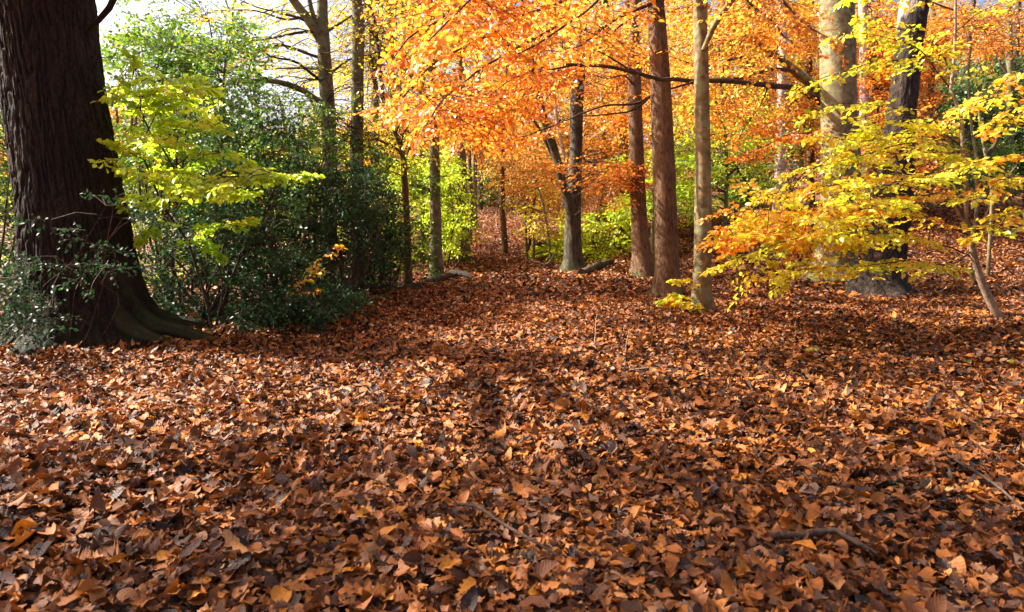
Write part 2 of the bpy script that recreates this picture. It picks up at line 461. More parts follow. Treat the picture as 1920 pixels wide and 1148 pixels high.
class Plant:
    def __init__(s, name, label, cat, bark='twig', leafm='green', group=None, twigm='twig'):
        s.name, s.label, s.cat, s.group = name, label, cat, group
        s.bark, s.leafm, s.twigm = bark, leafm, twigm
        s.T = Buf(); s.B = Buf(); s.C = Buf(); s.parts = []; s.skel = []; s.base = None

    # a trunk given as (px, py, width_px) from the base upwards, all at about one depth
    def trunk(s, path, d=None, lean=0.0, top=9.0, flare=.5, lobes=5, nseg=22, bumpy=.05, mossh=.22, mossb=.15, ridges=0, step=.09, ddep=0.0):
        px, py, w = path[0]
        if d is None:
            g, d = G(px, py)
        else:
            g = P(px, py, d); g[2] = terrain(g[0], g[1])
        if s.base is None:
            s.base = g.copy()
        pts = [np.append(g - np.array([0, 0, .12]), w / 2 / FPX * d)]
        for k, (px, py, w) in enumerate(path[1:]):
            dd = d + ddep * (k + 1) / len(path)
            p = P(px, py, dd)
            if p[2] < g[2] + .1:
                continue
            pts.append(np.append(p, w / 2 / FPX * dd))
        if top and pts[-1][2] < g[2] + top:
            a, b = pts[-2], pts[-1]
            v = norm((b - a)[:3]); v = norm(v * .6 + np.array([0, 0, .8]))
            h = g[2] + top - b[2]
            for q in (.33, .66, 1):
                pts.append(np.append(b[:3] + v * h * q + np.array([.15 * math.sin(q * 5 + px), .1 * math.cos(q * 4), 0]), b[3] * (1 - .75 * q)))
        C = catmull(pts, step)
        cen, r = C[:, :3], np.maximum(C[:, 3], .004)
        m = len(cen); th = np.arange(nseg) * 2 * math.pi / nseg
        h = cen[:, 2] - g[2]
        ph = random.uniform(0, 6)
        # catmull already widens to the base width; the flare adds root lobes
        lob = flare * np.exp(-np.maximum(h, 0) / .16)[:, None] * (.35 + .65 * np.maximum(0, np.cos(lobes * th + ph + .6 * np.sin(2 * th)))[None])
        q = np.stack(np.broadcast_arrays(np.cos(th)[None] * 2.2, np.sin(th)[None] * 2.2, (h / max(.25, r[0] * 4))[:, None] + ph), -1).reshape(-1, 3)
        nz = vnoise(q, 3).reshape(m, nseg) - .5
        rad = 1 + lob + bumpy * 2 * nz
        if not ridges and nseg > 12:        # knots and the collars of lost branches
            for q_ in range(7):
                t0, h0 = random.uniform(0, 6.28), random.uniform(.4, 5.2)
                dt = (th - t0 + math.pi) % (2 * math.pi) - math.pi
                sg = random.choice([1, 1, -.8]) * random.uniform(.06, .13)
                rad = rad + sg * np.exp(-(dt[None] ** 2 / .10 + (h[:, None] - h0) ** 2 / .006))
        if ridges:
            q2 = np.stack(np.broadcast_arrays(np.cos(th)[None] * ridges, np.sin(th)[None] * ridges, (h * 5.0)[:, None]), -1).reshape(-1, 3)
            a = vnoise(q2 + 1.5 * vnoise(q2 * .3, 9)[:, None], 5).reshape(m, nseg)
            q3 = q2 * np.array([2.1, 2.1, 3])
            a2 = vnoise(q3, 6).reshape(m, nseg)
            rad = rad + .06 * (np.minimum(1, np.abs(2 * a - 1) * 3) - .6) + .035 * (a2 - .5)
        n0 = s.T.n
        tube(s.T, cen, r, nseg, .5, rad)
        # how mossy: at the foot, and faintly along the shaded side
        V = s.T.V[0 if n0 == 0 else -1]
        for i in range(len(s.T.V)):
            V = s.T.V[i]
            hh = V[:, 2] - s.base[2]
            s.T.R[i] = np.clip(.62 * np.exp(-np.maximum(hh, 0) / mossh) + mossb, 0, 1)
        s.skel.append(C)
        return C

    def limb(s, pts, r0, r1=.006, nseg=7, step=.12, wob=.03, tgt=None):
        """pts: list of (px,py,depth) or 3-vectors flagged by len 3 arrays in world space when 'w' is first"""
        W = []
        for p in pts:
            W.append(P(*p) if not isinstance(p, np.ndarray) else p)
        C = catmull(W, step)
        m = len(C)
        if wob and m > 3:
            t = np.linspace(0, 1, m)
            q = C * 2.2
            C = C + wob * (np.stack([vnoise(q, 21), vnoise(q, 22), vnoise(q, 23)], -1) - .5) * 2 * np.minimum(1, t * 6)[:, None]
        r = r0 + (r1 - r0) * np.linspace(0, 1, m) ** .8
        if tgt and m > 4:
            r = r.copy(); r[:4] *= (.45, .7, .88, .97)
        buf = s.T if tgt == 'T' else s.B
        if tgt == 'L' or (tgt == 'T' and r0 >= .03 and s.cat == 'tree'):
            buf = Buf(); s.parts.append(('limb', buf, s.bark if tgt == 'T' else s.twigm))
        tube(buf, C, r, nseg, .25)
        s.skel.append(np.hstack([C, r[:, None]]))
        return C

    def sprays(s, pos, d, up, L, leaf, rnd, **k):
        place_sprays(s.C, s.B, pos, d, up, L, leaf, rnd, **k)

    # sprays all along a limb, alternately left and right
    def dress(s, C, L=.55, leaf=.065, gap=.16, start=.15, col=(.2, .8), tilt=.25, droop=.25, **k):
        seg = np.linalg.norm(np.diff(C, axis=0), axis=1); cum = np.concatenate([[0], np.cumsum(seg)])
        tot = cum[-1]; ts = np.arange(tot * start, tot, gap)
        pos, dd, up, LL = [], [], [], []
        for i, t in enumerate(list(ts) + [tot - .02]):
            p = np.array([np.interp(t, cum, C[:, a]) for a in range(3)])
            q = np.array([np.interp(min(tot, t + .1), cum, C[:, a]) for a in range(3)])
            v = norm(q - p) if t < tot - .05 else norm(C[-1] - C[max(0, len(C) - 3)])
            side = norm(np.cross(v, [0, 0, 1])) * (1 if i % 2 else -1)
            a = random.uniform(.7, 1.1) if t < tot - .05 else 0
            e = v * math.cos(a) + side * math.sin(a) + np.array([0, 0, random.uniform(-droop * 1.4, .1)])
            pos.append(p); dd.append(e); up.append(np.array([random.gauss(0, tilt), random.gauss(0, tilt), 1]))
            LL.append(L * (1 - .45 * t / tot) * random.uniform(.7, 1.2))
        n = len(pos)
        s.sprays(np.array(pos), np.array(dd), np.array(up), np.array(LL), leaf, rng.uniform(col[0], col[1], n), **k)

    # foliage filling a volume: an outline with its own range of distance; every spray hangs on a twig from the nearest limb
    def fill(s, poly, d0, d1, n, L=.6, leaf=.07, col=(.2, .8), droop=.2, tilt=.4, bushy=False, attach=True, clump=.5, flow=None, keep=1.0, tmpl=T_SIMPLE, jit=.12, reach=3.0, low=.05):
        xs = [p[0] for p in poly]; ys = [p[1] for p in poly]
        pts = []; cl = []
        tries = 0
        while len(pts) < n and tries < n * 60:
            tries += 1
            if cl and random.random() < clump:
                c = random.choice(cl[-60:]); dm = c[2]
                x = c[0] + random.gauss(0, .28) * FPX / dm; y = c[1] + random.gauss(0, .13) * FPX / dm; dd = dm + random.gauss(0, .28)
            else:
                x = random.uniform(min(xs), max(xs)); y = random.uniform(min(ys), max(ys)); dd = random.uniform(d0, d1)
            if dd < d0 - .4 or dd > d1 + .6 or not in_poly(x, y, poly):
                continue
            p = P(x, y, dd)
            if p[2] < terrain(p[0], p[1]) + low:
                continue
            pts.append(p); cl.append((x, y, dd))
        if not pts:
            return
        pts = np.array(pts); n = len(pts)
        sk = np.vstack(s.skel) if s.skel else None
        dirs = np.stack([rng.normal(0, 1, n), rng.normal(0, 1, n), rng.uniform(-droop * 2, droop * .6, n)], -1)
        if sk is not None and attach:
            S3 = sk[:, :3]
            near = np.empty(n, int)
            for i in range(n):
                near[i] = np.argmin(((S3 - pts[i]) ** 2).sum(1) * (1 + .6 * (S3[:, 2] < pts[i, 2] - .8)))
            v = pts - S3[near]
            hv = norm(v * np.array([1, 1, .15]))
            dirs = norm(norm(dirs) * .8 + hv * .9)
            dist = np.linalg.norm(v, axis=1)
            for i in range(n):
                if .05 < dist[i] < reach:
                    a = S3[near[i]]; b = pts[i]; mid = (a + b) / 2 + np.array([0, 0, .10 * dist[i]]) + rng.normal(0, .04, 3) * dist[i]
                    c = catmull([a, mid, b], max(.15, dist[i] / 5))
                    V, F = tube_tris(c, min(.014, .003 + .004 * dist[i]), .0028)
                    s.B.add(V, F, .3)
        if flow is not None:
            dirs = norm(dirs * .8 + np.array(flow))
        up = np.stack([rng.normal(0, tilt, n), rng.normal(0, tilt, n), np.ones(n)], -1)
        base = rng.uniform(col[0], col[1], n) * .6 + .4 * (col[0] + (col[1] - col[0]) * vnoise(pts * .9, 77))
        s.sprays(pts, dirs, up, L * rng.uniform(.65, 1.25, n), leaf, base, bushy=bushy, keep=keep, tmpl=tmpl, jit=jit)

    # foliage in a plain ellipsoid (crowns above the picture that shade the floor)
    def cloud(s, c, rad, n, L=1.0, leaf=.12, col=(.1, .8), keep=1.0, nclump=14):
        cc = norm(rng.normal(size=(nclump, 3))) * rng.random((nclump, 1)) ** .4 * .85
        p = cc[rng.integers(0, nclump, n)] + rng.normal(0, .22, (n, 3))
        p = np.asarray(c) + p * np.asarray(rad)
        d = np.stack([rng.normal(0, 1, n), rng.normal(0, 1, n), rng.normal(-.1, .3, n)], -1)
        s.sprays(p, d, rng.normal(0, .35, (n, 3)) + [0, 0, 1], L * rng.uniform(.7, 1.2, n), leaf, rng.uniform(col[0], col[1], n), keep=keep)

    def stems(s, px, py, n, tops, r=.02, d=None, spread=.3):
        """several woody stems rising from one foot; tops: list of (px,py,depth)"""
        g, dd = G(px, py) if d is None else (P(px, py, d), d)
        g[2] = terrain(g[0], g[1])
        if s.base is None:
            s.base = g.copy()
        for i in range(n):
            t = tops[i % len(tops)]
            e = P(t[0] + random.gauss(0, 14), t[1] + random.gauss(0, 10), t[2] + random.gauss(0, .15))
            a = g + np.array([random.uniform(-spread, spread) * .4, random.uniform(-spread, spread) * .4, -.05])
            mid = a * .5 + e * .5 + np.array([random.uniform(-spread, spread), random.uniform(-spread, spread), random.uniform(-.05, .15)])
            C = catmull([a, mid, e], .12)
            C = C + .03 * (np.stack([vnoise(C * 3, 31), vnoise(C * 3, 32), vnoise(C * 3, 33)], -1) - .5) * 2
            rr = r * random.uniform(.6, 1.1)
            tube(s.T, C, np.linspace(rr, rr * .3, len(C)), 6, .3)
            s.skel.append(np.hstack([C, np.full((len(C), 1), rr)]))

    def done(s, tn='trunk', cn='crown'):
        b = s.base if s.base is not None else np.zeros(3)
        e = bpy.data.objects.new(s.name, None); COL.objects.link(e); e.location = b; e.empty_display_size = .2
        tag(e, s.label, s.cat, s.group)
        if s.T.n: s.T.build(tn, M[s.bark], e, b)
        for (pn, pb, pm) in s.parts: pb.build(pn, M[pm], e, b)
        if s.B.n: s.B.build('branches', M[s.twigm], e, b)
        if s.C.n: s.C.build(cn, M[s.leafm], e, b, smooth=True)
        s.obj = e
        return e


exec_parts = []
# ================================================================== SETTING
def ground_mat():
    m, nt, N, K = nodes('leafy_soil')
    g = N('ShaderNodeNewGeometry')
    v = N('ShaderNodeTexVoronoi'); v.inputs['Scale'].default_value = 32; K(g.outputs['Position'], v.inputs['Vector'])
    sp = N('ShaderNodeSeparateColor'); K(v.outputs['Color'], sp.inputs[0])
    r = N('ShaderNodeValToRGB'); ramp(r, [(0, (.02, .010, .006)), (.35, (.08, .030, .012)), (.7, (.18, .060, .018)), (.9, (.26, .10, .03)), (1, (.16, .09, .05))])
    K(sp.outputs[0], r.inputs['Fac'])
    p = N('ShaderNodeBsdfPrincipled'); K(r.outputs['Color'], p.inputs['Base Color']); p.inputs['Roughness'].default_value = .9
    b = N('ShaderNodeBump'); b.inputs['Strength'].default_value = .8; b.inputs['Distance'].default_value = .03
    n = N('ShaderNodeTexNoise'); n.inputs['Scale'].default_value = 30; K(g.outputs['Position'], n.inputs['Vector'])
    K(n.outputs['Fac'], b.inputs['Height']); K(b.outputs[0], p.inputs['Normal'])
    o = N('ShaderNodeOutputMaterial'); K(p.outputs[0], o.inputs['Surface'])
    return m


def axis_pts(a, b, fine0, fine1, sf, sc):
    out = [a]
    while out[-1] < b:
        x = out[-1]
        dd = max(0, fine0 - x, x - fine1)
        out.append(x + sf + min(sc, dd * .12))
    return np.array(out)


gx = axis_pts(-150, 150, -8, 9, .10, 6); gy = axis_pts(-20, 200, 0, 16, .10, 6)
GX, GY = np.meshgrid(gx, gy)
gb = Buf()
V = np.stack([GX.ravel(), GY.ravel(), terrain(GX.ravel(), GY.ravel()) - .015], -1)
nx = len(gx); ii = (np.arange(len(gy) - 1)[:, None] * nx + np.arange(nx - 1)[None]).ravel()
gb.add(V, np.stack([ii, ii + 1, ii + nx + 1, ii + nx], -1))
tag(gb.build('ground', ground_mat()), kind='structure')


# leaf litter (nobody could count it)
def scatter(y0, y1, dens, k=.85, m=1.5):
    area = k * (y1 ** 2 - y0 ** 2) + 2 * m * (y1 - y0)
    n = int(area * dens)
    y = np.empty(0)
    yy = rng.uniform(y0, y1, n * 3); keep = rng.uniform(0, k * y1 + m, n * 3) < k * yy + m
    y = yy[keep][:n]
    x = rng.uniform(-1, 1, len(y)) * (k * y + m)
    return x, y


lb = Buf()
LK, LM = .85, 1.5


def litter(y0, y1, dens, mix, size, lift, tilt, rough):
    x, y = scatter(y0, y1, dens, LK, LM)
    if y0 > 8:      # little of it shows behind the hedge
        kp = (x > -.35 * y) | (rng.random(len(x)) < .4); x, y = x[kp], y[kp]
    n = len(x)
    z = terrain(x, y)
    w = rng.choice(len(mix), n, p=[a[1] for a in mix])
    patch = vnoise(np.stack([x * 1.1, y * 1.1, 0 * x], -1), 40)
    heap = .05 * vnoise(np.stack([x * 3.2, y * 3.2, 0 * x], -1), 41) ** 2 * (y < 14)
    for k, (tm, pr, fs) in enumerate(mix):
        m = w == k; c = int(m.sum())
        if not c: continue
        az = rng.uniform(0, 2 * math.pi, c)
        tip = np.stack([np.cos(az), np.sin(az), np.clip(rng.normal(0, tilt * .8, c), -.6, .6)], -1)
        nr = np.stack([rng.normal(0, tilt, c), rng.normal(0, tilt, c), np.where(rng.random(c) < .8, 1, -1) * np.ones(c)], -1)
        sz = size * fs * np.exp(np.clip(rng.normal(0, .32, c), -.8, .5))
        lf = lift * rng.random(c) ** 1.3
        p = np.stack([x[m], y[m], z[m] + lf + heap[m] + .25 * sz * np.abs(rng.normal(0, tilt * .5, c))], -1)
        p = p - norm(tip) * sz[:, None] * .5
        rv = rng.random(c)
        # leaves that lie on top run lighter, those beneath darker
        rv = np.clip(rv * .95 + .12 * (patch[m] - .5) + .10 * (lf / lift - .5), 0, 1)
        add_leaves(lb, tm, p, tip, nr, sz, rv, fold=rng.normal(.1, .3, c), curl=rng.normal(.1, .32, c), cup=rng.normal(.05, .35, c),
                   twist=rng.normal(0, .25, c), rough=rough)


litter(.2, 4.2, 1600, [(T_BEECH, .55, 1), (T_OAK, .27, 1.2), (T_MAPLE, .18, .95)], .055, .045, .30, .05)
litter(.3, 4.2, 700, [(T_MID, .6, 1), (T_MAPLE, .4, 1)], .022, .055, .6, .08)      # crumbs and torn scraps
litter(4.2, 9.5, 1400, [(T_MID, .75, 1), (T_MAPLE, .25, .95)], .049, .045, .31, .03)
litter(9.5, 20, 480, [(T_SIMPLE, 1, 1)], .070, .05, .42, 0)
litter(20, 46, 60, [(T_SIMPLE, 1, 1)], .10, .06, .42, 0)
LK, LM = .22, 1.5
litter(20, 36, 200, [(T_SIMPLE, 1, 1)], .07, .05, .40, 0)
o = lb.build('leaf_litter', M['litter'], smooth=True)
tag(o, 'brown and orange fallen leaves covering the whole woodland floor', 'fallen leaves', kind='stuff')

# ================================================================== LIGHT, SKY, CAMERA
SUN_AZ = R(-72)      # measured from the view direction, to the left
SUN_EL = R(42)
sd = np.array([math.sin(SUN_AZ) * math.cos(SUN_EL), math.cos(SUN_AZ) * math.cos(SUN_EL), math.sin(SUN_EL)])
from mathutils import Vector
ld = bpy.data.lights.new('sun', 'SUN'); ld.energy = 5; ld.angle = R(.53); ld.color = (1, .95, .86)
lo = bpy.data.objects.new('sun', ld); COL.objects.link(lo)
lo.rotation_euler = Vector(-sd).to_track_quat('-Z', 'Y').to_euler()
w = bpy.data.worlds.new('World'); S.world = w; w.use_nodes = True
nt = w.node_tree; bg = nt.nodes['Background']
sk = nt.nodes.new('ShaderNodeTexSky'); sk.sky_type = 'NISHITA'; sk.sun_disc = False
sk.sun_elevation = SUN_EL; sk.sun_rotation = SUN_AZ
sk.dust_density = 6.5; sk.air_density = .7; sk.ozone_density = .6
nt.links.new(sk.outputs[0], bg.inputs['Color']); bg.inputs['Strength'].default_value = .10

cd = bpy.data.cameras.new('camera'); co = bpy.data.objects.new('camera', cd); COL.objects.link(co)
co.location = CAM; co.rotation_euler = (R(90) - PITCH, 0, 0)
cd.sensor_width = 36; cd.lens = 36 * FPX / 1920; cd.clip_end = 600; cd.clip_start = .02
cd.dof.use_dof = True; cd.dof.focus_distance = 8.0; cd.dof.aperture_fstop = 5.0
S.camera = co
S.view_settings.view_transform = 'Standard'; S.view_settings.look = 'None'; S.view_settings.gamma = 1
S.view_settings.exposure = 1.78
cy = S.cycles
cy.max_bounces = 7; cy.diffuse_bounces = 4; cy.glossy_bounces = 2; cy.transmission_bounces = 5; cy.transparent_max_bounces = 4
cy.use_adaptive_sampling = True; cy.adaptive_threshold = .02
cy.caustics_reflective = False; cy.caustics_refractive = False
#TREES
# ================================================================== TREES NEAR THE PATH
TREE = {}

# --- the great oak at the left
t = Plant('oak_tree', 'massive dark furrowed oak trunk with mossy spreading roots at the left edge', 'tree', 'bark_oak', 'orange')
C = t.trunk([(160, 636, 250), (156, 585, 216), (149, 520, 195), (142, 440, 180), (132, 370, 172), (118, 280, 168), (102, 180, 164), (89, 80, 162), (80, 0, 165)],
            top=4.9, flare=.55, lobes=6, nseg=460, ridges=15, bumpy=.03, mossh=.30, mossb=.12, step=.012)
OB = t.base.copy(); od = 6.4
# root buttresses running out over the ground
for (ang, L, r) in ((-.12, 1.0, .14), (-.42, .85, .12), (.5, .8, .13)):
    dv = np.array([math.cos(ang), math.sin(ang), 0])
    pts = [OB + dv * .30 + [0, 0, .62], OB + dv * .46 + [0, 0, .30], OB + dv * (.60 + L * .12) + [0, 0, .12], OB + dv * (.55 + L * .55) + [0, 0, .03], OB + dv * (.6 + L * .85) + [0, 0, -.08]]
    C = catmull(pts, .03); C[:, 1] += .03 * np.sin(C[:, 0] * 6)
    k = np.linspace(0, 1, len(C)); rr = r * (1 - .62 * k)
    q = np.stack([k * 14 * np.ones(18)[:, None].T[0][0] if False else k * 14], -1)
    nz = vnoise(np.stack(np.broadcast_arrays(np.cos(np.arange(28) / 28 * 6.283)[None] * 6, np.sin(np.arange(28) / 28 * 6.283)[None] * 6, (k * 5 * L)[:, None]), -1).reshape(-1, 3), 12).reshape(len(C), 28)
    rb = Buf(); tube(rb, C, rr, 28, .70, 1 + .40 * (nz - .5)); t.parts.append(('root', rb, 'bark_oak'))
C = t.limb([(160, 60, 6.4), (185, 38, 6.4), (205, 15, 6.35), (222, -20, 6.3), (250, -90, 6.2)], .042, .02, tgt='T', wob=.01)
# big limbs and unseen crown above the picture, shaped to shade the near floor
top = t.skel[0][:, :3]
for (zz, e_) in ((4.0, (-8, 3.5, 6.6)), (4.2, (-2.2, 3.2, 6.4)), (4.1, (-5, 1, 6)), (4.5, (-10.5, 5, 7)), (4.6, (-3, .8, 6.8)), (4.7, (-6, 4.6, 7.2))):
    a = top[np.argmin(abs(top[:, 2] - zz))]; e_ = np.array(e_, float)
    t.limb([a, a * .5 + e_ * .5 + np.array([0, 0, .5]), e_], .09, .02, wob=.1, step=.2, tgt='T')
t.cloud((-6.8, 2.9, 6.3), (6.6, 2.8, 1.0), 500, L=1.1, leaf=.14, col=(.1, .8), keep=.62, nclump=70)
t.cloud((-11, 5.2, 6.6), (2.6, 2.2, 1.2), 80, L=1.1, leaf=.14, col=(.1, .8), keep=.7, nclump=20)
TREE['oak'] = t.done()

# --- slim grey trunks in the holly at the left
t = Plant('beech_tree', 'forked grey beech trunk with a long bough arching to the left over the holly', 'tree', 'bark_grey', 'yellow', group='beech trees')
t.trunk([(612, 560, 36), (616, 420, 31), (618, 300, 28), (614, 200, 27), (609, 130, 26), (606, 60, 22), (604, 0, 20)], d=10.6, top=9, mossb=.32)
t.limb([(610, 95, 10.6), (600, 78, 10.6), (588, 55, 10.5), (572, 30, 10.5), (552, 0, 10.4), (520, -60, 10.3)], .085, .05, tgt='T', wob=.02, nseg=12)
t.limb([(604, 72, 10.55), (596, 50, 10.55), (585, 20, 10.5), (578, -30, 10.4)], .05, .03, tgt='T', wob=.02)
t.limb([(614, 196, 10.6), (600, 190, 10.55), (575, 172, 10.5), (540, 160, 10.4), (500, 153, 10.3), (455, 151, 10.2), (420, 156, 10.1), (390, 170, 10)], .06, .02, tgt='T', wob=.03, nseg=10)
for pts in ([(600, 150, 10.6), (560, 120, 10.3), (510, 105, 10), (460, 60, 9.8), (420, 40, 9.6)], [(606, 110, 10.6), (540, 92, 10.5), (480, 95, 10.5), (430, 110, 10.5), (380, 108, 10.4)],
            [(612, 60, 10.6), (650, 40, 10.8), (700, 0, 11)], [(606, 30, 10.6), (540, 40, 10.6), (480, 20, 10.6), (400, 20, 10.6)], [(612, 150, 10.6), (660, 110, 10.9), (720, 90, 11.1)],
            [(608, 128, 10.6), (560, 130, 10.8), (500, 128, 11), (450, 130, 11)], [(575, 40, 10.5), (520, 30, 10.4), (450, 0, 10.3)], [(590, 60, 10.5), (540, 66, 10.2), (500, 70, 10), (440, 80, 9.8), (400, 100, 9.6)]):
    Cc = t.limb(pts, .026, .006, wob=.06)
    t.dress(Cc, L=.7, leaf=.06, gap=.16, start=.1, col=(.1, .9), keep=.38)
for i in range(26):
    a = random.choice([(600, 100), (604, 150), (560, 25), (500, 100), (460, 60), (540, 92), (480, 95), (560, 120), (612, 190), (590, 60)])
    dx = random.uniform(-190, -60) if random.random() < .75 else random.uniform(60, 160); dy = random.uniform(-60, 70)
    t.limb([(a[0], a[1], 10.5), (a[0] + dx * .4, a[1] + dy * .3 - 12, 10.4), (a[0] + dx * .75, a[1] + dy * .7, 10.3), (a[0] + dx, a[1] + dy * 1.3, 10.2)], .010, .003, wob=.09, nseg=4)
t.fill([(520, 0), (800, 0), (800, 300), (640, 330), (620, 180)], 10.3, 12.3, 130, L=.8, leaf=.062, col=(.35, .95), keep=.45, tilt=.5)
t.fill([(520, -260), (780, -260), (800, 0), (520, 0)], 10, 12.3, 60, L=.9, leaf=.07, col=(.35, .95), keep=.5)
TREE['A'] = t.done()

t = Plant('beech_tree', 'slender beech trunk without a fork rising straight out of the dark holly', 'tree', 'bark_grey', 'yellow', group='beech trees')
t.trunk([(672, 560, 30), (670, 420, 26), (669, 300, 25), (670, 200, 24), (670, 120, 23), (672, 50, 24), (668, 0, 20)], d=10.9, top=9, mossb=.32)
t.limb([(676, 40, 10.9), (700, 70, 10.8), (735, 90, 10.6), (760, 130, 10.4)], .02, .006)
t.fill([(640, -160), (800, -160), (800, 120), (640, 120)], 10.6, 12.5, 50, L=.8, leaf=.062, col=(.4, .95), keep=.5)
TREE['B'] = t.done()

t = Plant('ash_tree', 'thin reddish brown stem with a crooked arm leaning over the hedge end', 'tree', 'bark_brown', 'green')
t.trunk([(765, 541, 17), (764, 470, 14), (762, 400, 13), (758, 330, 12), (755, 285, 11), (742, 250, 8), (722, 205, 7), (712, 120, 7), (700, 30, 6)], top=5.5, mossb=.25, nseg=14)
t.limb([(757, 300, 11.1), (748, 282, 11), (725, 268, 10.8), (705, 258, 10.7), (690, 262, 10.6)], .035, .012, tgt='T')
t.limb([(756, 310, 11.1), (778, 260, 11), (800, 215, 10.9), (812, 195, 10.8)], .022, .008, tgt='T')
for pts in ([(735, 225, 11), (745, 150, 10.9), (738, 60, 10.9), (742, -20, 10.8)], [(722, 205, 11), (700, 140, 10.9), (712, 60, 10.8), (705, 0, 10.8)], [(742, 250, 11), (770, 180, 11), (762, 90, 11), (780, 20, 11)],
            [(750, 270, 11), (710, 190, 11.1), (690, 120, 11.2), (700, 60, 11.2)], [(752, 270, 11), (790, 190, 11.1), (815, 140, 11.2)]):
    t.limb(pts, .014, .006, wob=.08)
t.fill([(690, 300), (800, 300), (800, 510), (700, 520)], 10.3, 12.2, 120, L=.5, leaf=.055, col=(.1, .85), keep=.6, bushy=True)
TREE['C'] = t.done()

t = Plant('beech_tree', 'olive green beech trunk at the left edge of the path with a fork high up', 'tree', 'bark_grey', 'yellow', group='beech trees')
t.trunk([(818, 528, 27), (817, 470, 23), (816, 400, 21), (815, 300, 19), (812, 200, 17), (810, 120, 16), (808, 60, 16), (806, 0, 13)], top=9, mossb=.38)
t.limb([(810, 62, 12.6), (797, 30, 12.5), (786, 0, 12.4), (780, -60, 12.3)], .05, .03, tgt='T', nseg=10)
t.limb([(816, 360, 12.6), (803, 356, 12.5), (785, 348, 12.4), (768, 345, 12.3)], .05, .03, tgt='T', nseg=9)
t.fill([(770, -120), (880, -120), (870, 60), (760, 200), (740, 300), (720, 200)], 12, 13.5, 70, L=.8, leaf=.065, col=(.3, .95), keep=.5)
TREE['D'] = t.done()

t = Plant('beech_tree', 'dim mossy trunk beside the far bend of the path behind yellow green leaves', 'tree', 'bark_grey', 'lime', group='beech trees')
t.trunk([(873, 492, 24), (870, 440, 20), (868, 380, 18), (866, 300, 16), (862, 200, 14)], top=8, mossb=.4)
t.fill([(815, 250), (880, 260), (862, 330), (846, 440), (845, 470), (835, 480), (815, 400)], 15.5, 18.5, 85, L=.6, leaf=.075, col=(.35, .85), droop=.1, tilt=.6)
TREE['E'] = t.done()

t = Plant('dead_tree', 'bare dark post-like trunk standing alone in the far end of the path', 'tree', 'bark_brown', 'orange')
t.trunk([(947, 477, 13), (946, 450, 11.5), (944, 420, 11), (942, 390, 11), (941, 300, 10)], top=6.5, mossb=0, mossh=.1)
TREE['F'] = t.done()

# --- the twin beech right of the path
t = Plant('beech_tree', 'dark fluted beech with a leaning second stem, beside the path above a mossy root', 'tree', 'bark_dark', 'orange', group='beech trees')
t.trunk([(1076, 512, 44), (1075, 480, 34), (1074, 440, 31), (1076, 380, 28), (1079, 320, 26), (1081, 260, 24), (1081, 200, 26), (1087, 130, 22), (1092, 60, 18)], top=9, mossb=.25, flare=.8, lobes=5, bumpy=.08)
dG = 13.6
t.limb([(1075, 450, dG), (1071, 410, dG), (1064, 370, dG), (1052, 325, dG - .1), (1040, 285, dG - .1), (1026, 245, dG - .2), (1014, 205, dG - .3), (1003, 160, dG - .4), (995, 110, dG - .5), (985, 40, dG - .6), (970, -60, dG - .7)], .105, .05, tgt='T', nseg=12, wob=.03)
t.limb([(1046, 312, dG), (1030, 280, dG), (1010, 245, dG), (990, 215, dG), (970, 180, dG)], .06, .02, tgt='T')
t.limb([(1081, 175, dG), (1070, 150, dG), (1056, 122, dG - .2), (1052, 80, dG - .3)], .03, .012, tgt='T')
t.fill([(980, 60), (1180, 60), (1190, 160), (1130, 180), (1080, 180), (1040, 230), (960, 300), (900, 260)], 11.8, 14.6, 80, L=.75, leaf=.07, col=(.05, .65), tilt=.3, clump=.7)
t.fill([(900, 0), (1200, 0), (1200, 100), (880, 100)], 11.5, 15, 50, L=.9, leaf=.08, col=(.1, .9), tilt=.3)
t.fill([(1060, 290), (1185, 300), (1175, 360), (1130, 400), (1075, 350), (1010, 330)], 12, 13.3, 40, L=.7, leaf=.07, col=(.1, .6), tilt=.25, clump=.8, droop=.1)
TREE['G'] = t.done()

# --- brown trunk behind
t = Plant('pine_tree', 'pinkish brown trunk leaning slightly right behind the straight reddish one', 'tree', 'bark_brown', 'orange')
t.trunk([(1207, 518, 46), (1203, 480, 35), (1199, 430, 31), (1195, 350, 29), (1192, 250, 27), (1190, 150, 24), (1188, 50, 22)], top=9, mossb=.12, flare=.7, lobes=4)
t.limb([(1190, 160, 12.9), (1170, 140, 12.8), (1140, 150, 12.6), (1110, 140, 12.4)], .02, .006)
t.fill([(1100, 20), (1260, 20), (1240, 240), (1160, 240), (1120, 200)], 14.6, 17, 110, L=.8, leaf=.075, col=(.15, .8), tilt=.35, clump=.6)
TREE['I'] = t.done()

t = Plant('pine_tree', 'straight reddish brown trunk with a mossy foot, taller of the two nearest the path', 'tree', 'bark_brown', 'orange')
t.trunk([(1252, 562, 60), (1251, 520, 47), (1249, 440, 44), (1246, 340, 43), (1242, 250, 41), (1238, 150, 38), (1233, 70, 35), (1228, 0, 33)], top=10, mossb=.12, flare=.7, lobes=5, nseg=36)
dJ = 9.3
# low beech-like sprays that grow at its foot belong to a seedling built below
TREE['J'] = t.done()

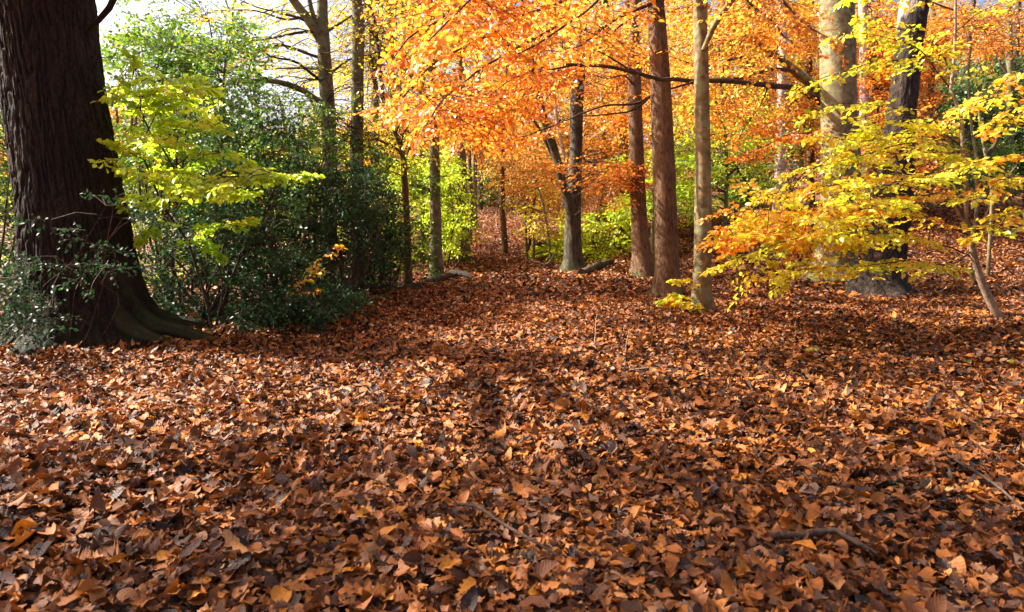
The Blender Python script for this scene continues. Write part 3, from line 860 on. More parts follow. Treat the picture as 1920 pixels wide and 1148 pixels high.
# --- pale slender beech whose boughs make the orange roof over the path
t = Plant('beech_tree', 'pale slender beech beside the reddish trunk whose orange boughs roof the path', 'tree', 'bark_beech', 'orange', group='beech trees')
t.trunk([(1314, 587, 46), (1315, 550, 36), (1317, 480, 33), (1318, 400, 31), (1318, 300, 29), (1316, 200, 28), (1315, 100, 27), (1314, 0, 26)], top=10, mossb=.12, flare=.5, lobes=3, nseg=32)
dK = 8.2
t.limb([(1318, 95, dK), (1327, 72, dK), (1340, 45, dK - .05), (1358, 20, dK - .1), (1378, -5, dK - .2), (1400, -40, dK - .3)], .055, .03, tgt='T', nseg=12, wob=.01)
KB = t.base
ax = t.skel[0][:, :3]
def at_h(z):
    return ax[np.argmin(abs(ax[:, 2] - z))].copy()
roof = [
    [at_h(4.6), (1180, -60, 7.6), (1040, 10, 7.0), (920, 60, 6.6), (830, 100, 6.2), (780, 145, 5.9), (750, 190, 5.8)],
    [at_h(4.4), (1200, -30, 7.8), (1080, 30, 7.4), (980, 90, 7.1), (890, 140, 6.8), (830, 190, 6.5), (790, 235, 6.3)],
    [at_h(4.9), (1150, -80, 7.2), (1000, -40, 6.5), (880, 0, 6.0), (790, 60, 5.7), (740, 110, 5.5)],
    [at_h(4.2), (1230, 0, 8.3), (1130, 50, 8.5), (1040, 110, 8.6), (960, 165, 8.6), (900, 215, 8.6), (865, 255, 8.5)],
    [at_h(5.2), (1200, -160, 6.5), (1060, -120, 5.6), (940, -60, 5.2), (860, 10, 5.0), (800, 70, 4.9)],
    [at_h(4.5), (1270, -40, 8.6), (1200, 20, 9.6), (1130, 90, 9.4), (1060, 150, 9.6), (1000, 210, 9.6)],
    [at_h(5.0), (1250, -120, 7), (1180, -40, 6.2), (1100, 20, 5.8), (1030, 70, 5.6), (960, 110, 5.5)],
    [at_h(4.8), (1400, -60, 8.2), (1450, -10, 8.0), (1500, 40, 7.8), (1550, 70, 7.6)],
    [at_h(4.4), (1370, -40, 8.6), (1420, 20, 9.0), (1460, 60, 9.4), (1490, 90, 9.8)],
]
for i, pts in enumerate(roof):
    Cc = t.limb(pts, .035, .006, wob=.06, step=.12)
    t.dress(Cc, L=.62, leaf=.062, gap=.15, start=.3, col=(.1, .75), tilt=.3, droop=.2, keep=.8)
t.fill([(800, -60), (1200, -60), (1180, 20), (1130, 60), (1040, 140), (900, 230), (780, 240), (740, 180), (760, 90)], 5.6, 9.5, 120, L=.6, leaf=.060, col=(.1, .72), tilt=.32, clump=.75, droop=.25, reach=1.6)
t.fill([(860, 150), (1010, 150), (1010, 250), (930, 270), (880, 280), (820, 280)], 8, 10.5, 34, L=.6, leaf=.060, col=(.1, .72), tilt=.3, clump=.8, reach=1.8)
t.fill([(1350, -40), (1540, -40), (1520, 140), (1400, 60)], 7.8, 10.2, 36, L=.6, leaf=.062, col=(.2, .9), tilt=.3, clump=.7)
TREE['K'] = t.done()

# --- silver birch
t = Plant('birch_tree', 'pinkish white birch trunk with dark bands between the pale beech and the thick beech', 'tree', 'bark_birch', 'yellow', group='birch trees')
t.trunk([(1460, 420, 26), (1461, 380, 23), (1463, 300, 20), (1465, 200, 18), (1467, 100, 16), (1468, 0, 14)], d=17.5, top=9, mossb=0)
t.fill([(1380, -40), (1540, -40), (1520, 260), (1380, 250)], 17.7, 19.8, 110, L=.9, leaf=.085, col=(.45, .95), tilt=.5)
TREE['L'] = t.done()

# --- the thick smooth beech
t = Plant('beech_tree', 'thick smooth beech trunk, sunlit on its left half, with a long dark bough reaching left', 'tree', 'bark_beech', 'orange', group='beech trees')
t.trunk([(1560, 528, 84), (1565, 490, 76), (1572, 420, 74), (1576, 350, 70), (1576, 270, 68), (1572, 190, 64), (1571, 100, 61), (1570, 0, 60)], top=11, mossb=.1, flare=.6, lobes=6, nseg=44, bumpy=.03)
dM = 12.6
Cm = t.limb([(1552, 205, dM - .3), (1530, 188, dM - .6), (1500, 172, dM - 1), (1440, 160, 11.0), (1380, 155, 10.4), (1320, 153, 9.9), (1260, 152, 9.25), (1220, 142, 8.9), (1180, 132, 8.7), (1140, 127, 8.5), (1100, 124, 8.3), (1062, 122, 8.1)], .062, .018, tgt='L', nseg=12, wob=.03, step=.08)
t.limb([(1190, 133, 8.75), (1160, 118, 8.6), (1135, 104, 8.5), (1120, 96, 8.5)], .016, .008)
t.limb([(1550, 190, dM - .3), (1530, 166, dM - .5), (1505, 145, dM - .7), (1475, 122, dM - .9), (1445, 100, dM - 1.1), (1415, 78, dM - 1.3), (1385, 60, dM - 1.5), (1360, 40, dM - 1.7)], .11, .03, tgt='T', nseg=12, wob=.02)
t.limb([(1470, 117, dM - 1), (1440, 109, dM - 1.2), (1400, 107, dM - 1.5), (1360, 115, dM - 1.8), (1330, 125, dM - 2)], .035, .018, tgt='L')
t.limb([(1490, 134, dM - .9), (1450, 131, dM - 1.1), (1420, 140, dM - 1.3), (1380, 148, dM - 1.6), (1340, 151, dM - 1.9), (1290, 160, dM - 2.2), (1250, 167, dM - 2.5)], .035, .016, tgt='L')
t.limb([(1260, 165, 9.9), (1225, 175, 9.8), (1200, 188, 9.7), (1165, 198, 9.6), (1130, 202, 9.5), (1090, 212, 9.3), (1075, 222, 9.2), (1040, 235, 9.1)], .026, .006, tgt='L')
t.limb([(1225, 176, 9.8), (1205, 190, 9.7), (1175, 210, 9.6), (1130, 218, 9.5), (1080, 216, 9.4)], .018, .008)
for pts in ([(1080, 122, 8.2), (1010, 135, 7.9), (960, 150, 7.7), (900, 190, 7.5)], [(1100, 124, 8.3), (1060, 100, 8), (1000, 90, 7.7)], [(1050, 130, 8.1), (1000, 165, 8), (960, 210, 7.9), (920, 250, 7.8)],
            [(1040, 236, 9.1), (1000, 250, 9), (950, 258, 8.9)], [(1330, 125, 10.5), (1270, 110, 10), (1210, 100, 9.6)], [(1380, 60, 11), (1330, 40, 10.8), (1270, 30, 10.6)],
            [(1440, 160, 11), (1420, 210, 10.8), (1390, 250, 10.6)], [(1500, 172, 11.6), (1470, 215, 11.3), (1430, 240, 11)], [(1560, 260, 12.3), (1500, 250, 11.8), (1440, 270, 11.3), (1380, 290, 11)]):
    Cc = t.limb(pts, .014, .004, wob=.05)
    t.dress(Cc, L=.6, leaf=.065, gap=.14, start=.05, col=(.1, .7))
t.fill([(1340, 60), (1440, 70), (1430, 180), (1400, 240), (1340, 250), (1290, 240), (1290, 170)], 9.8, 11.6, 60, L=.6, leaf=.066, col=(.35, 1), tilt=.3, clump=.7)
t.fill([(1620, -20), (1780, -20), (1740, 200), (1660, 290), (1620, 260)], 16, 18, 100, L=.8, leaf=.075, col=(.05, .6), tilt=.35, clump=.7)
TREE['M'] = t.done()

# --- rough old birch leaning right
t = Plant('birch_tree', 'old birch leaning right with deeply fissured dark bark below and white bark on top', 'tree', 'bark_rough', 'yellow', group='birch trees')
t.trunk([(1645, 552, 100), (1652, 510, 78), (1660, 450, 70), (1672, 370, 66), (1682, 290, 58), (1690, 210, 52), (1700, 130, 48), (1705, 80, 46), (1716, 0, 45)], top=10, mossb=.0, flare=.55, lobes=5, nseg=90, bumpy=.10, ridges=4, step=.04)
dO = 10.2
V = t.T.V[0]; hh = V[:, 2] - t.base[2]
# bark still white on the upper left flank
t.T.R[0] = np.clip((hh - 3.55 - .25 * np.sin(V[:, 1] * 9)) * 1.2, 0, .8) * (V[:, 0] < np.interp(hh, [0, 3, 4, 9], [6, 6.02, 6.14, 6.4]) - .0)
TREE['O'] = t.done()
# ================================================================== SAPLINGS AND BUSHES
# --- lime-yellow sapling beside the oak
t = Plant('beech_sapling', 'young beech with glowing yellow green leaves between the oak and the holly', 'sapling', 'twig', 'lime')
g, d = G(400, 622)
t.base = g
t.limb([g - [0, 0, .05], (388, 570, d - .05), (372, 515, d - .1), (348, 450, d - .15), (320, 412, d - .2), (300, 385, d - .3), (285, 345, d - .4), (270, 300, d - .5)], .021, .009, tgt='T', wob=.02)
t.limb([(320, 412, d - .2), (338, 385, d - .2), (336, 350, d - .25), (325, 315, d - .3), (305, 280, d - .4), (282, 250, d - .5), (270, 225, d - .5), (262, 200, d - .6)], .014, .006, tgt='T', wob=.02)
t.limb([g - [0, 0, .05], (412, 560, d), (410, 480, d + .1), (405, 400, d + .1), (390, 300, d), (380, 240, d)], .010, .004, tgt='T', wob=.04)
t.limb([g + [.05, 0, -.05], (385, 610, d), (360, 560, d + .1), (335, 530, d + .1)], .010, .004, tgt='T', wob=.03)
for pts in ([(336, 355, d - .3), (380, 345, d - .3), (430, 335, d - .4), (490, 330, d - .5), (560, 325, d - .6)],
            [(325, 315, d - .3), (370, 290, d - .4), (420, 290, d - .5), (470, 305, d - .5), (510, 325, d - .6)],
            [(305, 280, d - .4), (340, 240, d - .5), (370, 225, d - .6), (400, 240, d - .6)],
            [(275, 250, d - .5), (300, 200, d - .6), (340, 175, d - .7), (378, 172, d - .8)],
            [(262, 215, d - .6), (262, 180, d - .6), (258, 150, d - .6), (250, 130, d - .6)],
            [(250, 215, d - .6), (280, 160, d - .7), (320, 145, d - .8), (350, 150, d - .8)],
            [(270, 300, d - .5), (250, 290, d - .6), (235, 280, d - .6)], [(285, 345, d - .4), (265, 330, d - .5), (248, 330, d - .5)],
            [(348, 450, d - .1), (385, 430, d - .1), (420, 425, d - .2), (455, 415, d - .2)], [(345, 450, d - .1), (380, 460, d - .2), (400, 475, d - .2)],
            [(320, 412, d - .2), (290, 420, d - .3), (265, 440, d - .4)], [(300, 385, d - .3), (270, 380, d - .4), (245, 390, d - .4)]):
    Cc = t.limb(pts, .006, .003, wob=.03, step=.08)
    t.dress(Cc, L=.29, leaf=.066, gap=.09, start=.1, col=(.2, .8), tilt=.22, keep=.7, droop=.12)
t.fill([(240, 140), (270, 145), (375, 175), (400, 225), (385, 260), (450, 290), (570, 320), (480, 345), (440, 375), (350, 370), (320, 400), (240, 380), (215, 300), (200, 200)], d - .8, d + .3, 80, L=.28, leaf=.066, col=(.3, .9), tilt=.25, clump=.55, keep=.7, droop=.1)
TREE['Q'] = t.done()

# --- big yellow-orange sapling on the right
t = Plant('beech_sapling', 'crooked pale stemmed young beech at the right edge with wide tiers of yellow leaves', 'sapling', 'twig_pale', 'yellow', twigm='twig')
g, d = G(1884, 602)
t.base = g
dq = d
t.limb([g - [0, 0, .04], (1862, 575, d), (1842, 530, d - .02), (1828, 485, d - .05), (1822, 450, d - .08), (1826, 440, d - .08)], .050, .032, tgt='T', wob=.008, nseg=10, step=.05)
t.limb([(1822, 450, d - .08), (1808, 420, d - .1), (1795, 398, d - .1), (1775, 360, d - .2), (1765, 350, d - .2), (1748, 347, d - .25)], .022, .010, tgt='T', wob=.01)
t.limb([(1822, 448, d - .08), (1838, 425, d - .1), (1848, 405, d - .1), (1858, 385, d - .15)], .016, .006, tgt='T')
t.limb([(1823, 446, d - .08), (1812, 415, d - .1), (1812, 360, d - .15), (1811, 319, d - .2), (1806, 270, d - .25), (1800, 213, d - .3), (1783, 168, d - .3), (1787, 140, d - .3), (1790, 100, d - .3), (1791, 20, d - .4), (1793, -60, d - .4)], .027, .012, tgt='T', wob=.01, nseg=9)
tiers = [
    [(1822, 482, d), (1796, 470, d - .1), (1772, 463, d - .3), (1725, 450, d - .6), (1660, 440, d - .9), (1580, 440, d - 1.2), (1480, 455, d - 1.4), (1410, 475, d - 1.5), (1350, 500, d - 1.5)],
    [(1815, 440, d), (1760, 420, d - .3), (1690, 400, d - .6), (1600, 395, d - .9), (1500, 400, d - 1.1), (1420, 410, d - 1.2), (1360, 430, d - 1.2)],
    [(1812, 380, d - .1), (1750, 350, d - .3), (1680, 335, d - .5), (1600, 335, d - .8), (1520, 350, d - 1), (1440, 365, d - 1)],
    [(1811, 319, d - .1), (1760, 285, d - .3), (1700, 275, d - .5), (1630, 285, d - .7), (1560, 300, d - .8), (1500, 320, d - .9)],
    [(1807, 276, d - .1), (1757, 241, d - .3), (1683, 205, d - .5), (1630, 190, d - .7), (1570, 195, d - .8), (1510, 215, d - .9)],
    [(1800, 213, d - .2), (1750, 225, d - .4), (1690, 250, d - .6), (1620, 260, d - .8), (1540, 250, d - .9)],
    [(1783, 168, d - .2), (1750, 120, d - .4), (1700, 85, d - .6), (1640, 70, d - .7), (1580, 60, d - .8)],
    [(1787, 140, d - .2), (1760, 85, d - .4), (1700, 60, d - .6), (1620, 40, d - .8)],
    [(1790, 60, d - .3), (1830, 20, d - .5), (1880, 0, d - .6)],
    [(1791, 20, d - .3), (1740, 0, d - .4), (1680, -20, d - .5), (1600, -10, d - .6)],
    [(1800, 213, d - .3), (1850, 180, d - .5), (1900, 150, d - .7), (1960, 130, d - .9)],
    [(1806, 270, d - .3), (1850, 225, d - .5), (1910, 200, d - .8), (1960, 190, d - 1)],
    [(1811, 319, d - .2), (1860, 330, d - .5), (1920, 330, d - .7), (1980, 340, d - .9)],
    [(1820, 440, d), (1860, 420, d - .4), (1920, 400, d - .7), (1980, 400, d - .9)],
    [(1822, 470, d), (1780, 500, d - .5), (1700, 490, d - 1), (1600, 500, d - 1.4), (1500, 510, d - 1.6)],
    [(1790, 100, d - .3), (1730, 110, d - .5), (1660, 120, d - .7), (1570, 140, d - .8), (1500, 160, d - .9)],
    [(1811, 340, d - .1), (1740, 370, d - .5), (1650, 375, d - .9), (1560, 380, d - 1.3), (1470, 430, d - 1.5), (1410, 440, d - 1.6)],
]
for i, pts in enumerate(tiers):
    Cc = t.limb(pts, .010, .003, wob=.04, step=.08)
    c = (.05, .7) if i not in (1, 2, 16) else (.5, 1)
    t.dress(Cc, L=.36, leaf=.057, gap=.10 if i < 4 else .115, start=.25 if i in (0, 14) else .14, col=c, tilt=.28, keep=(.50 if i in (5, 6, 7, 8, 9, 15) else .35 if i in (10, 11, 4) else .58))
t.fill([(1390, 380), (1560, 320), (1720, 330), (1760, 420), (1650, 480), (1680, 520), (1500, 525), (1390, 510)], d - 1.7, d - .4, 55, L=.36, leaf=.060, col=(.1, .85), tilt=.3, clump=.6, reach=1.2)
t.fill([(1375, 390), (1640, 380), (1640, 430), (1375, 470)], d - 1.4, d - .2, 40, L=.38, leaf=.060, col=(.7, 1.0), tilt=.25, clump=.6, reach=1.2)
t.fill([(1600, 180), (1760, 190), (1830, 330), (1700, 340), (1600, 320)], d - 1.0, d - .2, 25, L=.36, leaf=.070, col=(.05, .6), tilt=.35, clump=.6, reach=1.2)
TREE['Pp'] = t.done()

t = Plant('beech_sapling', 'leggy young beech just outside the right edge trailing orange and yellow leaves inwards', 'sapling', 'twig', 'yellow')
t.limb([np.array([5.9, 6.6, -.05]), np.array([5.8, 6.6, 1]), np.array([5.6, 6.5, 2]), np.array([5.5, 6.4, 3])], .02, .01, tgt='T'); t.base = np.array([5.9, 6.6, terrain(5.9, 6.6)])
for pts in ([np.array([5.7, 6.55, 1.4]), (1900, 330, 6.4), (1850, 360, 6.2), (1800, 370, 6.1)], [np.array([5.75, 6.55, 1.1]), (1920, 390, 6.3), (1880, 420, 6.1), (1840, 440, 6.0)], [np.array([5.6, 6.55, 1.9]), (1910, 200, 6.4), (1860, 240, 6.2)],
            [np.array([5.6, 6.5, 2.2]), (1920, 130, 6.4), (1860, 180, 6.2), (1810, 200, 6)], [np.array([5.7, 6.55, 1.6]), (1900, 290, 6.4), (1840, 300, 6.2), (1780, 320, 6.1)]):
    Cc = t.limb(pts, .009, .003, wob=.03); t.dress(Cc, L=.34, leaf=.062, gap=.12, start=.1, col=(.2, .95), keep=.45)
TREE['Pr'] = t.done()

# --- small seedling in front of the reddish trunk
t = Plant('beech_sapling', 'knee-high seedling with a few yellow leaves at the foot of the reddish trunk', 'sapling', 'twig', 'yellow')
g, d = G(1285, 585)
t.base = g
for pts in ([g - [0, 0, .02], (1287, 560, d), (1270, 552, d - .1), (1245, 563, d - .2)], [(1287, 560, d), (1300, 535, d - .1), (1285, 524, d - .2), (1262, 526, d - .3)], [(1287, 560, d), (1310, 565, d - .1), (1270, 570, d - .3), (1248, 566, d - .3)]):
    Cc = t.limb(pts, .005, .002, wob=.01, step=.06); t.dress(Cc, L=.16, leaf=.06, gap=.07, start=.4, col=(.1, .8), keep=.5)
TREE['seedling'] = t.done()

# thin bare stems under the right-hand sapling
for i, (a, b, lab) in enumerate([((1610, 588), [(1604, 550), (1606, 520), (1601, 480)], None), ((1670, 570), [(1655, 540), (1640, 515), (1625, 495)], 'short leaning stick-thin stem in front of the dark foot of the fissured birch'),
                                  ((1568, 568), [(1552, 545), (1540, 530), (1525, 500)], 'thin leaning stem at the foot of the thick smooth beech'),
                                  ((1455, 578), [(1451, 555), (1453, 535), (1448, 500)], 'upright bare stem under the orange leaves, right of the pale slender beech')]):
    if lab is None: continue
    t = Plant('sapling', lab, 'sapling', 'twig', 'yellow', group='bare thin stems')
    g, d = G(*a); t.base = g
    Cc = t.limb([g - [0, 0, .03]] + [(x, y, d - .1 * k) for k, (x, y) in enumerate(b)], .011, .006, tgt='T', wob=.02)
    t.dress(Cc, L=.2, leaf=.06, gap=.2, start=.6, col=(.2, .8), keep=.5)
    t.done()

# --- the holly hedge, bush by bush
def holly(label, foot, tops, poly, d0, d1, n, L=.34, leaf=.045, col=(.1, .7), m='holly', clump=.55, ns=7, r=.022, keep=1, group='holly bushes along the left'):
    t = Plant('holly_bush', label, 'bush', 'twig', m, group=group)
    t.stems(foot[0], foot[1], ns, tops, r=r, d=foot[2] if len(foot) > 2 else None)
    t.fill(poly, d0, d1, n, L=L, leaf=leaf, col=col, bushy=True, clump=clump, tilt=.7, droop=.1, reach=1.4, keep=keep)
    return t.done()


holly('glossy holly growing up in front of the oak trunk', (150, 652), [(200, 400, 5.3), (110, 480, 5.2), (40, 520, 5.4), (160, 520, 5.1), (215, 450, 5.3)],
      [(0, 470), (60, 450), (100, 400), (190, 350), (250, 400), (225, 520), (200, 560), (120, 560), (60, 600), (0, 610)], 5.0, 5.7, 40, L=.24, leaf=.034, keep=.65, ns=7, r=.006, col=(0, .4))  # leaf colour held at the dark end, painting in the oak's shade
holly('low dark holly filling the left corner in front of the oak roots', (20, 662), [(10, 560, 5.3), (60, 600, 5.3), (-30, 520, 5.4)],
      [(-60, 520), (60, 500), (100, 560), (90, 620), (30, 650), (-60, 650)], 4.9, 5.6, 38, L=.24, leaf=.034, keep=.7, ns=6, r=.006, col=(0, .35))  # shade under the oak put into the leaf colour by its dark range
holly('dark holly spilling in from the left edge behind the oak', (-40, 600, 8), [(0, 300, 8), (-30, 200, 8.2), (20, 420, 7.8), (-60, 300, 8)],
      [(-160, 120), (60, 130), (70, 400), (60, 600), (-160, 600)], 7.4, 9, 240, col=(.2, .9))
holly('tall sunlit holly behind the yellow green sapling, right of the oak', (330, 590, 8.6), [(300, 100, 9), (250, 200, 8.8), (360, 200, 8.8), (420, 120, 9), (340, 300, 8.6)],
      [(190, 90), (260, 40), (330, 30), (400, 20), (470, 40), (470, 260), (440, 420), (240, 420), (200, 300)], 8.3, 9.6, 330, m='green', col=(.2, .95), L=.45, leaf=.055, r=.03)
holly('dark green holly low behind the sapling stem where sunlight glints through', (400, 600, 7.6), [(350, 420, 7.6), (420, 450, 7.5), (280, 470, 7.7), (480, 440, 7.6), (310, 540, 7.6), (450, 540, 7.6)],
      [(240, 400), (560, 380), (580, 590), (470, 600), (400, 600), (330, 590), (270, 590), (240, 530)], 7.1, 8.8, 330, ns=16, keep=.85)
holly('broad dark holly mass right of the yellow green sapling', (520, 600, 7.6), [(480, 240, 8.4), (560, 290, 8.2), (440, 250, 8.4), (520, 350, 8), (580, 380, 8), (500, 450, 7.6)],
      [(400, 200), (480, 190), (550, 240), (590, 300), (600, 400), (590, 540), (500, 530), (420, 460), (400, 300)], 7.6, 9.2, 300, keep=.85, col=(.25, 1),  r=.022, ns=9)
holly('dense blue green holly wrapped round the two slim beech trunks', (640, 575, 8.6), [(620, 330, 9.4), (680, 310, 9.3), (650, 330, 9), (700, 380, 9), (600, 400, 8.8), (660, 450, 8.6)],
      [(570, 340), (620, 320), (680, 290), (710, 330), (725, 400), (720, 480), (690, 540), (580, 570), (570, 400)], 8.4, 10.0, 270, r=.022, ns=9)
holly('lower holly at the path side under the crooked arm stem', (720, 560, 10.2), [(700, 400, 10.2), (740, 420, 10.3), (760, 470, 10.3), (700, 480, 10)],
      [(680, 400), (725, 380), (738, 430), (742, 520), (700, 545), (680, 480)], 9.6, 10.8, 80)
holly('lighter green holly sprays half hiding the two slim beech trunks above the dark mass', (600, 565, 10.2), [(560, 220, 10.2), (650, 230, 10.2), (700, 260, 10.1), (520, 220, 10)],
      [(480, 190), (560, 190), (640, 200), (710, 190), (740, 300), (700, 340), (560, 320), (480, 260)], 9.6, 11.2, 120, m='green', col=(.1, .75), keep=.7, L=.4, leaf=.05, ns=6)
holly('ground-hugging dark holly skirt along the edge of the leaves', (560, 600, 7.4), [(500, 540, 7.2), (600, 560, 7.8), (440, 580, 6.9), (640, 550, 8.2)],
      [(400, 600), (480, 575), (560, 540), (650, 545), (650, 565), (590, 592), (480, 620), (420, 625), (340, 615)], 6.8, 8.4, 120, ns=10, col=(.1, .6))
holly('backlit holly with orange and yellow leaf tips in the upper left', (440, 560, 11.5), [(420, 40, 11.5), (380, 100, 11.2), (460, 140, 11.3), (500, 220, 11.3), (560, 300, 11.3)],
      [(250, -60), (430, -60), (470, 90), (540, 180), (600, 200), (600, 380), (420, 400), (360, 200), (240, 80)], 10.8, 12.4, 260, m='green', col=(.25, .85), L=.6, leaf=.06, r=.035, keep=.6)
holly('yellow green bush at the path edge between the olive trunk and the far bend', (845, 508), [(840, 420, 14), (850, 380, 14), (870, 400, 14.5), (830, 450, 14)],
      [(822, 300), (845, 320), (858, 420), (850, 470), (835, 480), (822, 420)], 13.4, 15.5, 110, m='lime', col=(.2, .8), L=.45, leaf=.06, group='light bushes')
t = Plant('beech_sapling', 'tiny twig of orange and yellow leaves poking out of the dark holly', 'sapling', 'twig', 'yellow')
t.limb([P(600, 600, 7.4), (590, 540, 7.3), (600, 500, 7.2), (620, 465, 7.1), (640, 455, 7)], .006, .003, tgt='T'); t.base = P(600, 600, 7.4)
for pts in ([(600, 500, 7.2), (585, 520, 7.1), (565, 525, 7)], [(618, 470, 7.1), (600, 490, 7), (590, 500, 7)], [(620, 465, 7.1), (634, 460, 7)], [(590, 540, 7.3), (560, 548, 7.1), (545, 552, 7)]):
    Cc = t.limb(pts, .004, .002); t.dress(Cc, L=.15, leaf=.048, gap=.09, start=.1, col=(.6, 1), keep=.4)
t.done()

# ================================================================== FURTHER INTO THE WOOD
def back(name, label, path, d, bark, leafm, fills, top=8, group='trees further into the wood', cat='tree', limbs=(), **k):
    t = Plant(name, label, cat, bark, leafm, group=group)
    t.trunk(path, d=d, top=top, mossb=k.pop('mossb', .1), nseg=12, step=.2, flare=.4)
    for l in limbs:
        t.limb(l, .05, .015, wob=.1)
    for f in fills:
        kk = dict(L=1.0, leaf=.085, tilt=.5, clump=.6, reach=3, bushy=False); kk.update(f[4] if len(f) > 4 else {})
        t.fill(f[0], f[1], f[2], f[3], **kk)
    return t.done()


def box(x0, y0, x1, y1):
    j = 12
    return [(x0, y0 + j), (x0 + j, y0), ((x0 + x1) / 2, y0 - j), (x1 - j, y0), (x1, y0 + j), (x1 + j, (y0 + y1) / 2), (x1, y1 - j), ((x0 + x1) / 2, y1 + j), (x0, y1), (x0 - j, (y0 + y1) / 2)]


back('birch_tree', 'thin white birch leaning behind the dark fluted beech', [(1058, 478, 12), (1055, 420, 8), (1058, 350, 8), (1056, 290, 8), (1045, 230, 7), (1037, 160, 7), (1035, 120, 7)], 18, 'bark_birch', 'orange', [(box(1000, 100, 1100, 320), 17, 19, 60, dict(col=(.3, .9)))], group='birch trees', mossb=0)
back('birch_tree', 'thin pale pink birch just right of the thick smooth beech', [(1622, 430, 20), (1620, 300, 17), (1620, 150, 16), (1617, 0, 14)], 18, 'bark_birch', 'orange', [(box(1590, 0, 1700, 330), 18.3, 20.3, 120, dict(col=(.05, .6)))], group='birch trees', mossb=0)
back('beech_tree', 'grey trunk glimpsed behind the pinkish brown one, half its width', [(1172, 470, 20), (1170, 300, 17), (1168, 200, 16), (1168, 100, 14)], 18.5, 'bark_grey', 'orange', [(box(1100, 120, 1180, 420), 17.5, 20, 70, dict(col=(.2, .8)))])
back('beech_tree', 'orange beech above the far end of the path', [(889, 440, 13), (890, 300, 11), (896, 150, 10)], 27, 'bark_grey', 'orange', [(box(880, 120, 1060, 325), 22, 27, 190, dict(col=(.4, .95), L=1.3)), (box(930, 285, 1015, 350), 17.3, 19.3, 45, dict(col=(.5, .9), L=.8, leaf=.075)), (box(990, 300, 1060, 400), 20, 23, 45, dict(col=(.3, .8)))])
back('beech_tree', 'orange beech low over the bank between the fluted beech and the pinkish trunk', [(1130, 440, 16), (1132, 300, 12), (1130, 150, 10)], 20, 'bark_grey', 'orange', [(box(1060, 200, 1200, 410), 17, 21, 160, dict(col=(.4, 1)))], limbs=[[(1132, 330, 20), (1100, 300, 19), (1060, 290, 18)]])
back('hazel_tree', 'light green hazel behind the straight reddish trunk', [(1225, 460, 10), (1228, 300, 8), (1230, 200, 6)], 15.5, 'bark_grey', 'lime', [(box(1180, 270, 1260, 400), 14.5, 16, 55, dict(col=(.1, .7), L=.7)), (box(1270, 170, 1310, 400), 14.5, 17, 45, dict(col=(.1, .8), L=.7))])
back('hazel_tree', 'yellow green hazel filling the gap right of the pale slender beech', [(1360, 420, 8), (1362, 300, 7), (1355, 200, 6)], 17, 'bark_grey', 'lime', [(box(1260, 190, 1450, 400), 16, 20, 200, dict(col=(.15, .95), L=.9))], limbs=[[(1362, 330, 17), (1400, 300, 17), (1440, 290, 17)], [(1400, 420, 17), (1395, 350, 17), (1370, 300, 17)]])
back('holly_bush', 'dark holly low on the bank behind the birch trunk', [(1430, 390, 10), (1432, 330, 8)], 20, 'bark_dark', 'green', [(box(1370, 290, 1470, 370), 19, 21, 80, dict(col=(.0, .35), bushy=True, L=.7))], top=0, cat='bush')
back('maple_tree', 'orange leaved tree high behind the pale slender beech', [(1400, 400, 14), (1405, 200, 11), (1400, 60, 10)], 21, 'bark_brown', 'orange', [(box(1260, -30, 1480, 220), 18, 22, 260, dict(col=(.15, .9), L=1.2))])
back('maple_tree', 'orange leaved tree behind the twin trunks left of the thick beech', [(1520, 380, 14), (1520, 200, 13), (1515, 60, 11)], 21, 'bark_brown', 'orange', [(box(1440, -20, 1560, 300), 19, 22, 180, dict(col=(.2, 1), L=1.1))])
back('beech_tree', 'orange beech between the thick smooth beech and the leaning birch', [(1640, 360, 14), (1642, 200, 12), (1640, 40, 10)], 21, 'bark_grey', 'orange', [(box(1590, 0, 1720, 330), 18, 22, 200, dict(col=(.1, .7), L=1.1))])
back('beech_tree', 'rusty orange tree right of the leaning birch, before the dark conifers', [(1745, 360, 14), (1745, 200, 12), (1750, 40, 10)], 20, 'bark_grey', 'orange', [(box(1720, 30, 1850, 120), 17, 21, 70, dict(col=(.1, .6), L=1.1, droop=.1)), (box(1700, 210, 1755, 320), 16, 20, 80, dict(col=(.1, .7), L=1))])
back('conifer', 'dark green conifer on the right slope', [(1810, 330, 22), (1812, 200, 18), (1815, 80, 12)], 26, 'bark_dark', 'holly', [(box(1740, 130, 1860, 310), 24, 28, 330, dict(col=(.3, .9), L=1.6, leaf=.13, bushy=True))], top=9)
back('conifer', 'taller dark green conifer against the right edge', [(1900, 330, 26), (1900, 200, 20), (1905, 60, 12)], 27, 'bark_dark', 'holly', [(box(1840, 110, 1990, 310), 25, 29, 400, dict(col=(.3, .9), L=1.6, leaf=.13, bushy=True))], top=9)
back('holly_bush', 'mid green bush on the right slope below the conifers', [(1850, 330, 12), (1850, 300, 8)], 22, 'bark_dark', 'green', [(box(1740, 260, 1900, 350), 20, 23, 130, dict(col=(.1, .7), bushy=True, L=.9))], top=0, cat='bush')
back('maple_tree', 'sparse orange tree before the sky in the upper right corner', [(1895, 340, 16), (1893, 150, 13), (1890, 0, 11)], 24, 'bark_grey', 'orange', [(box(1780, -60, 1990, 90), 22, 26, 80, dict(col=(.1, .8), L=1.2, keep=.7))], limbs=[[(1893, 150, 24), (1850, 60, 24), (1800, 20, 24)]])
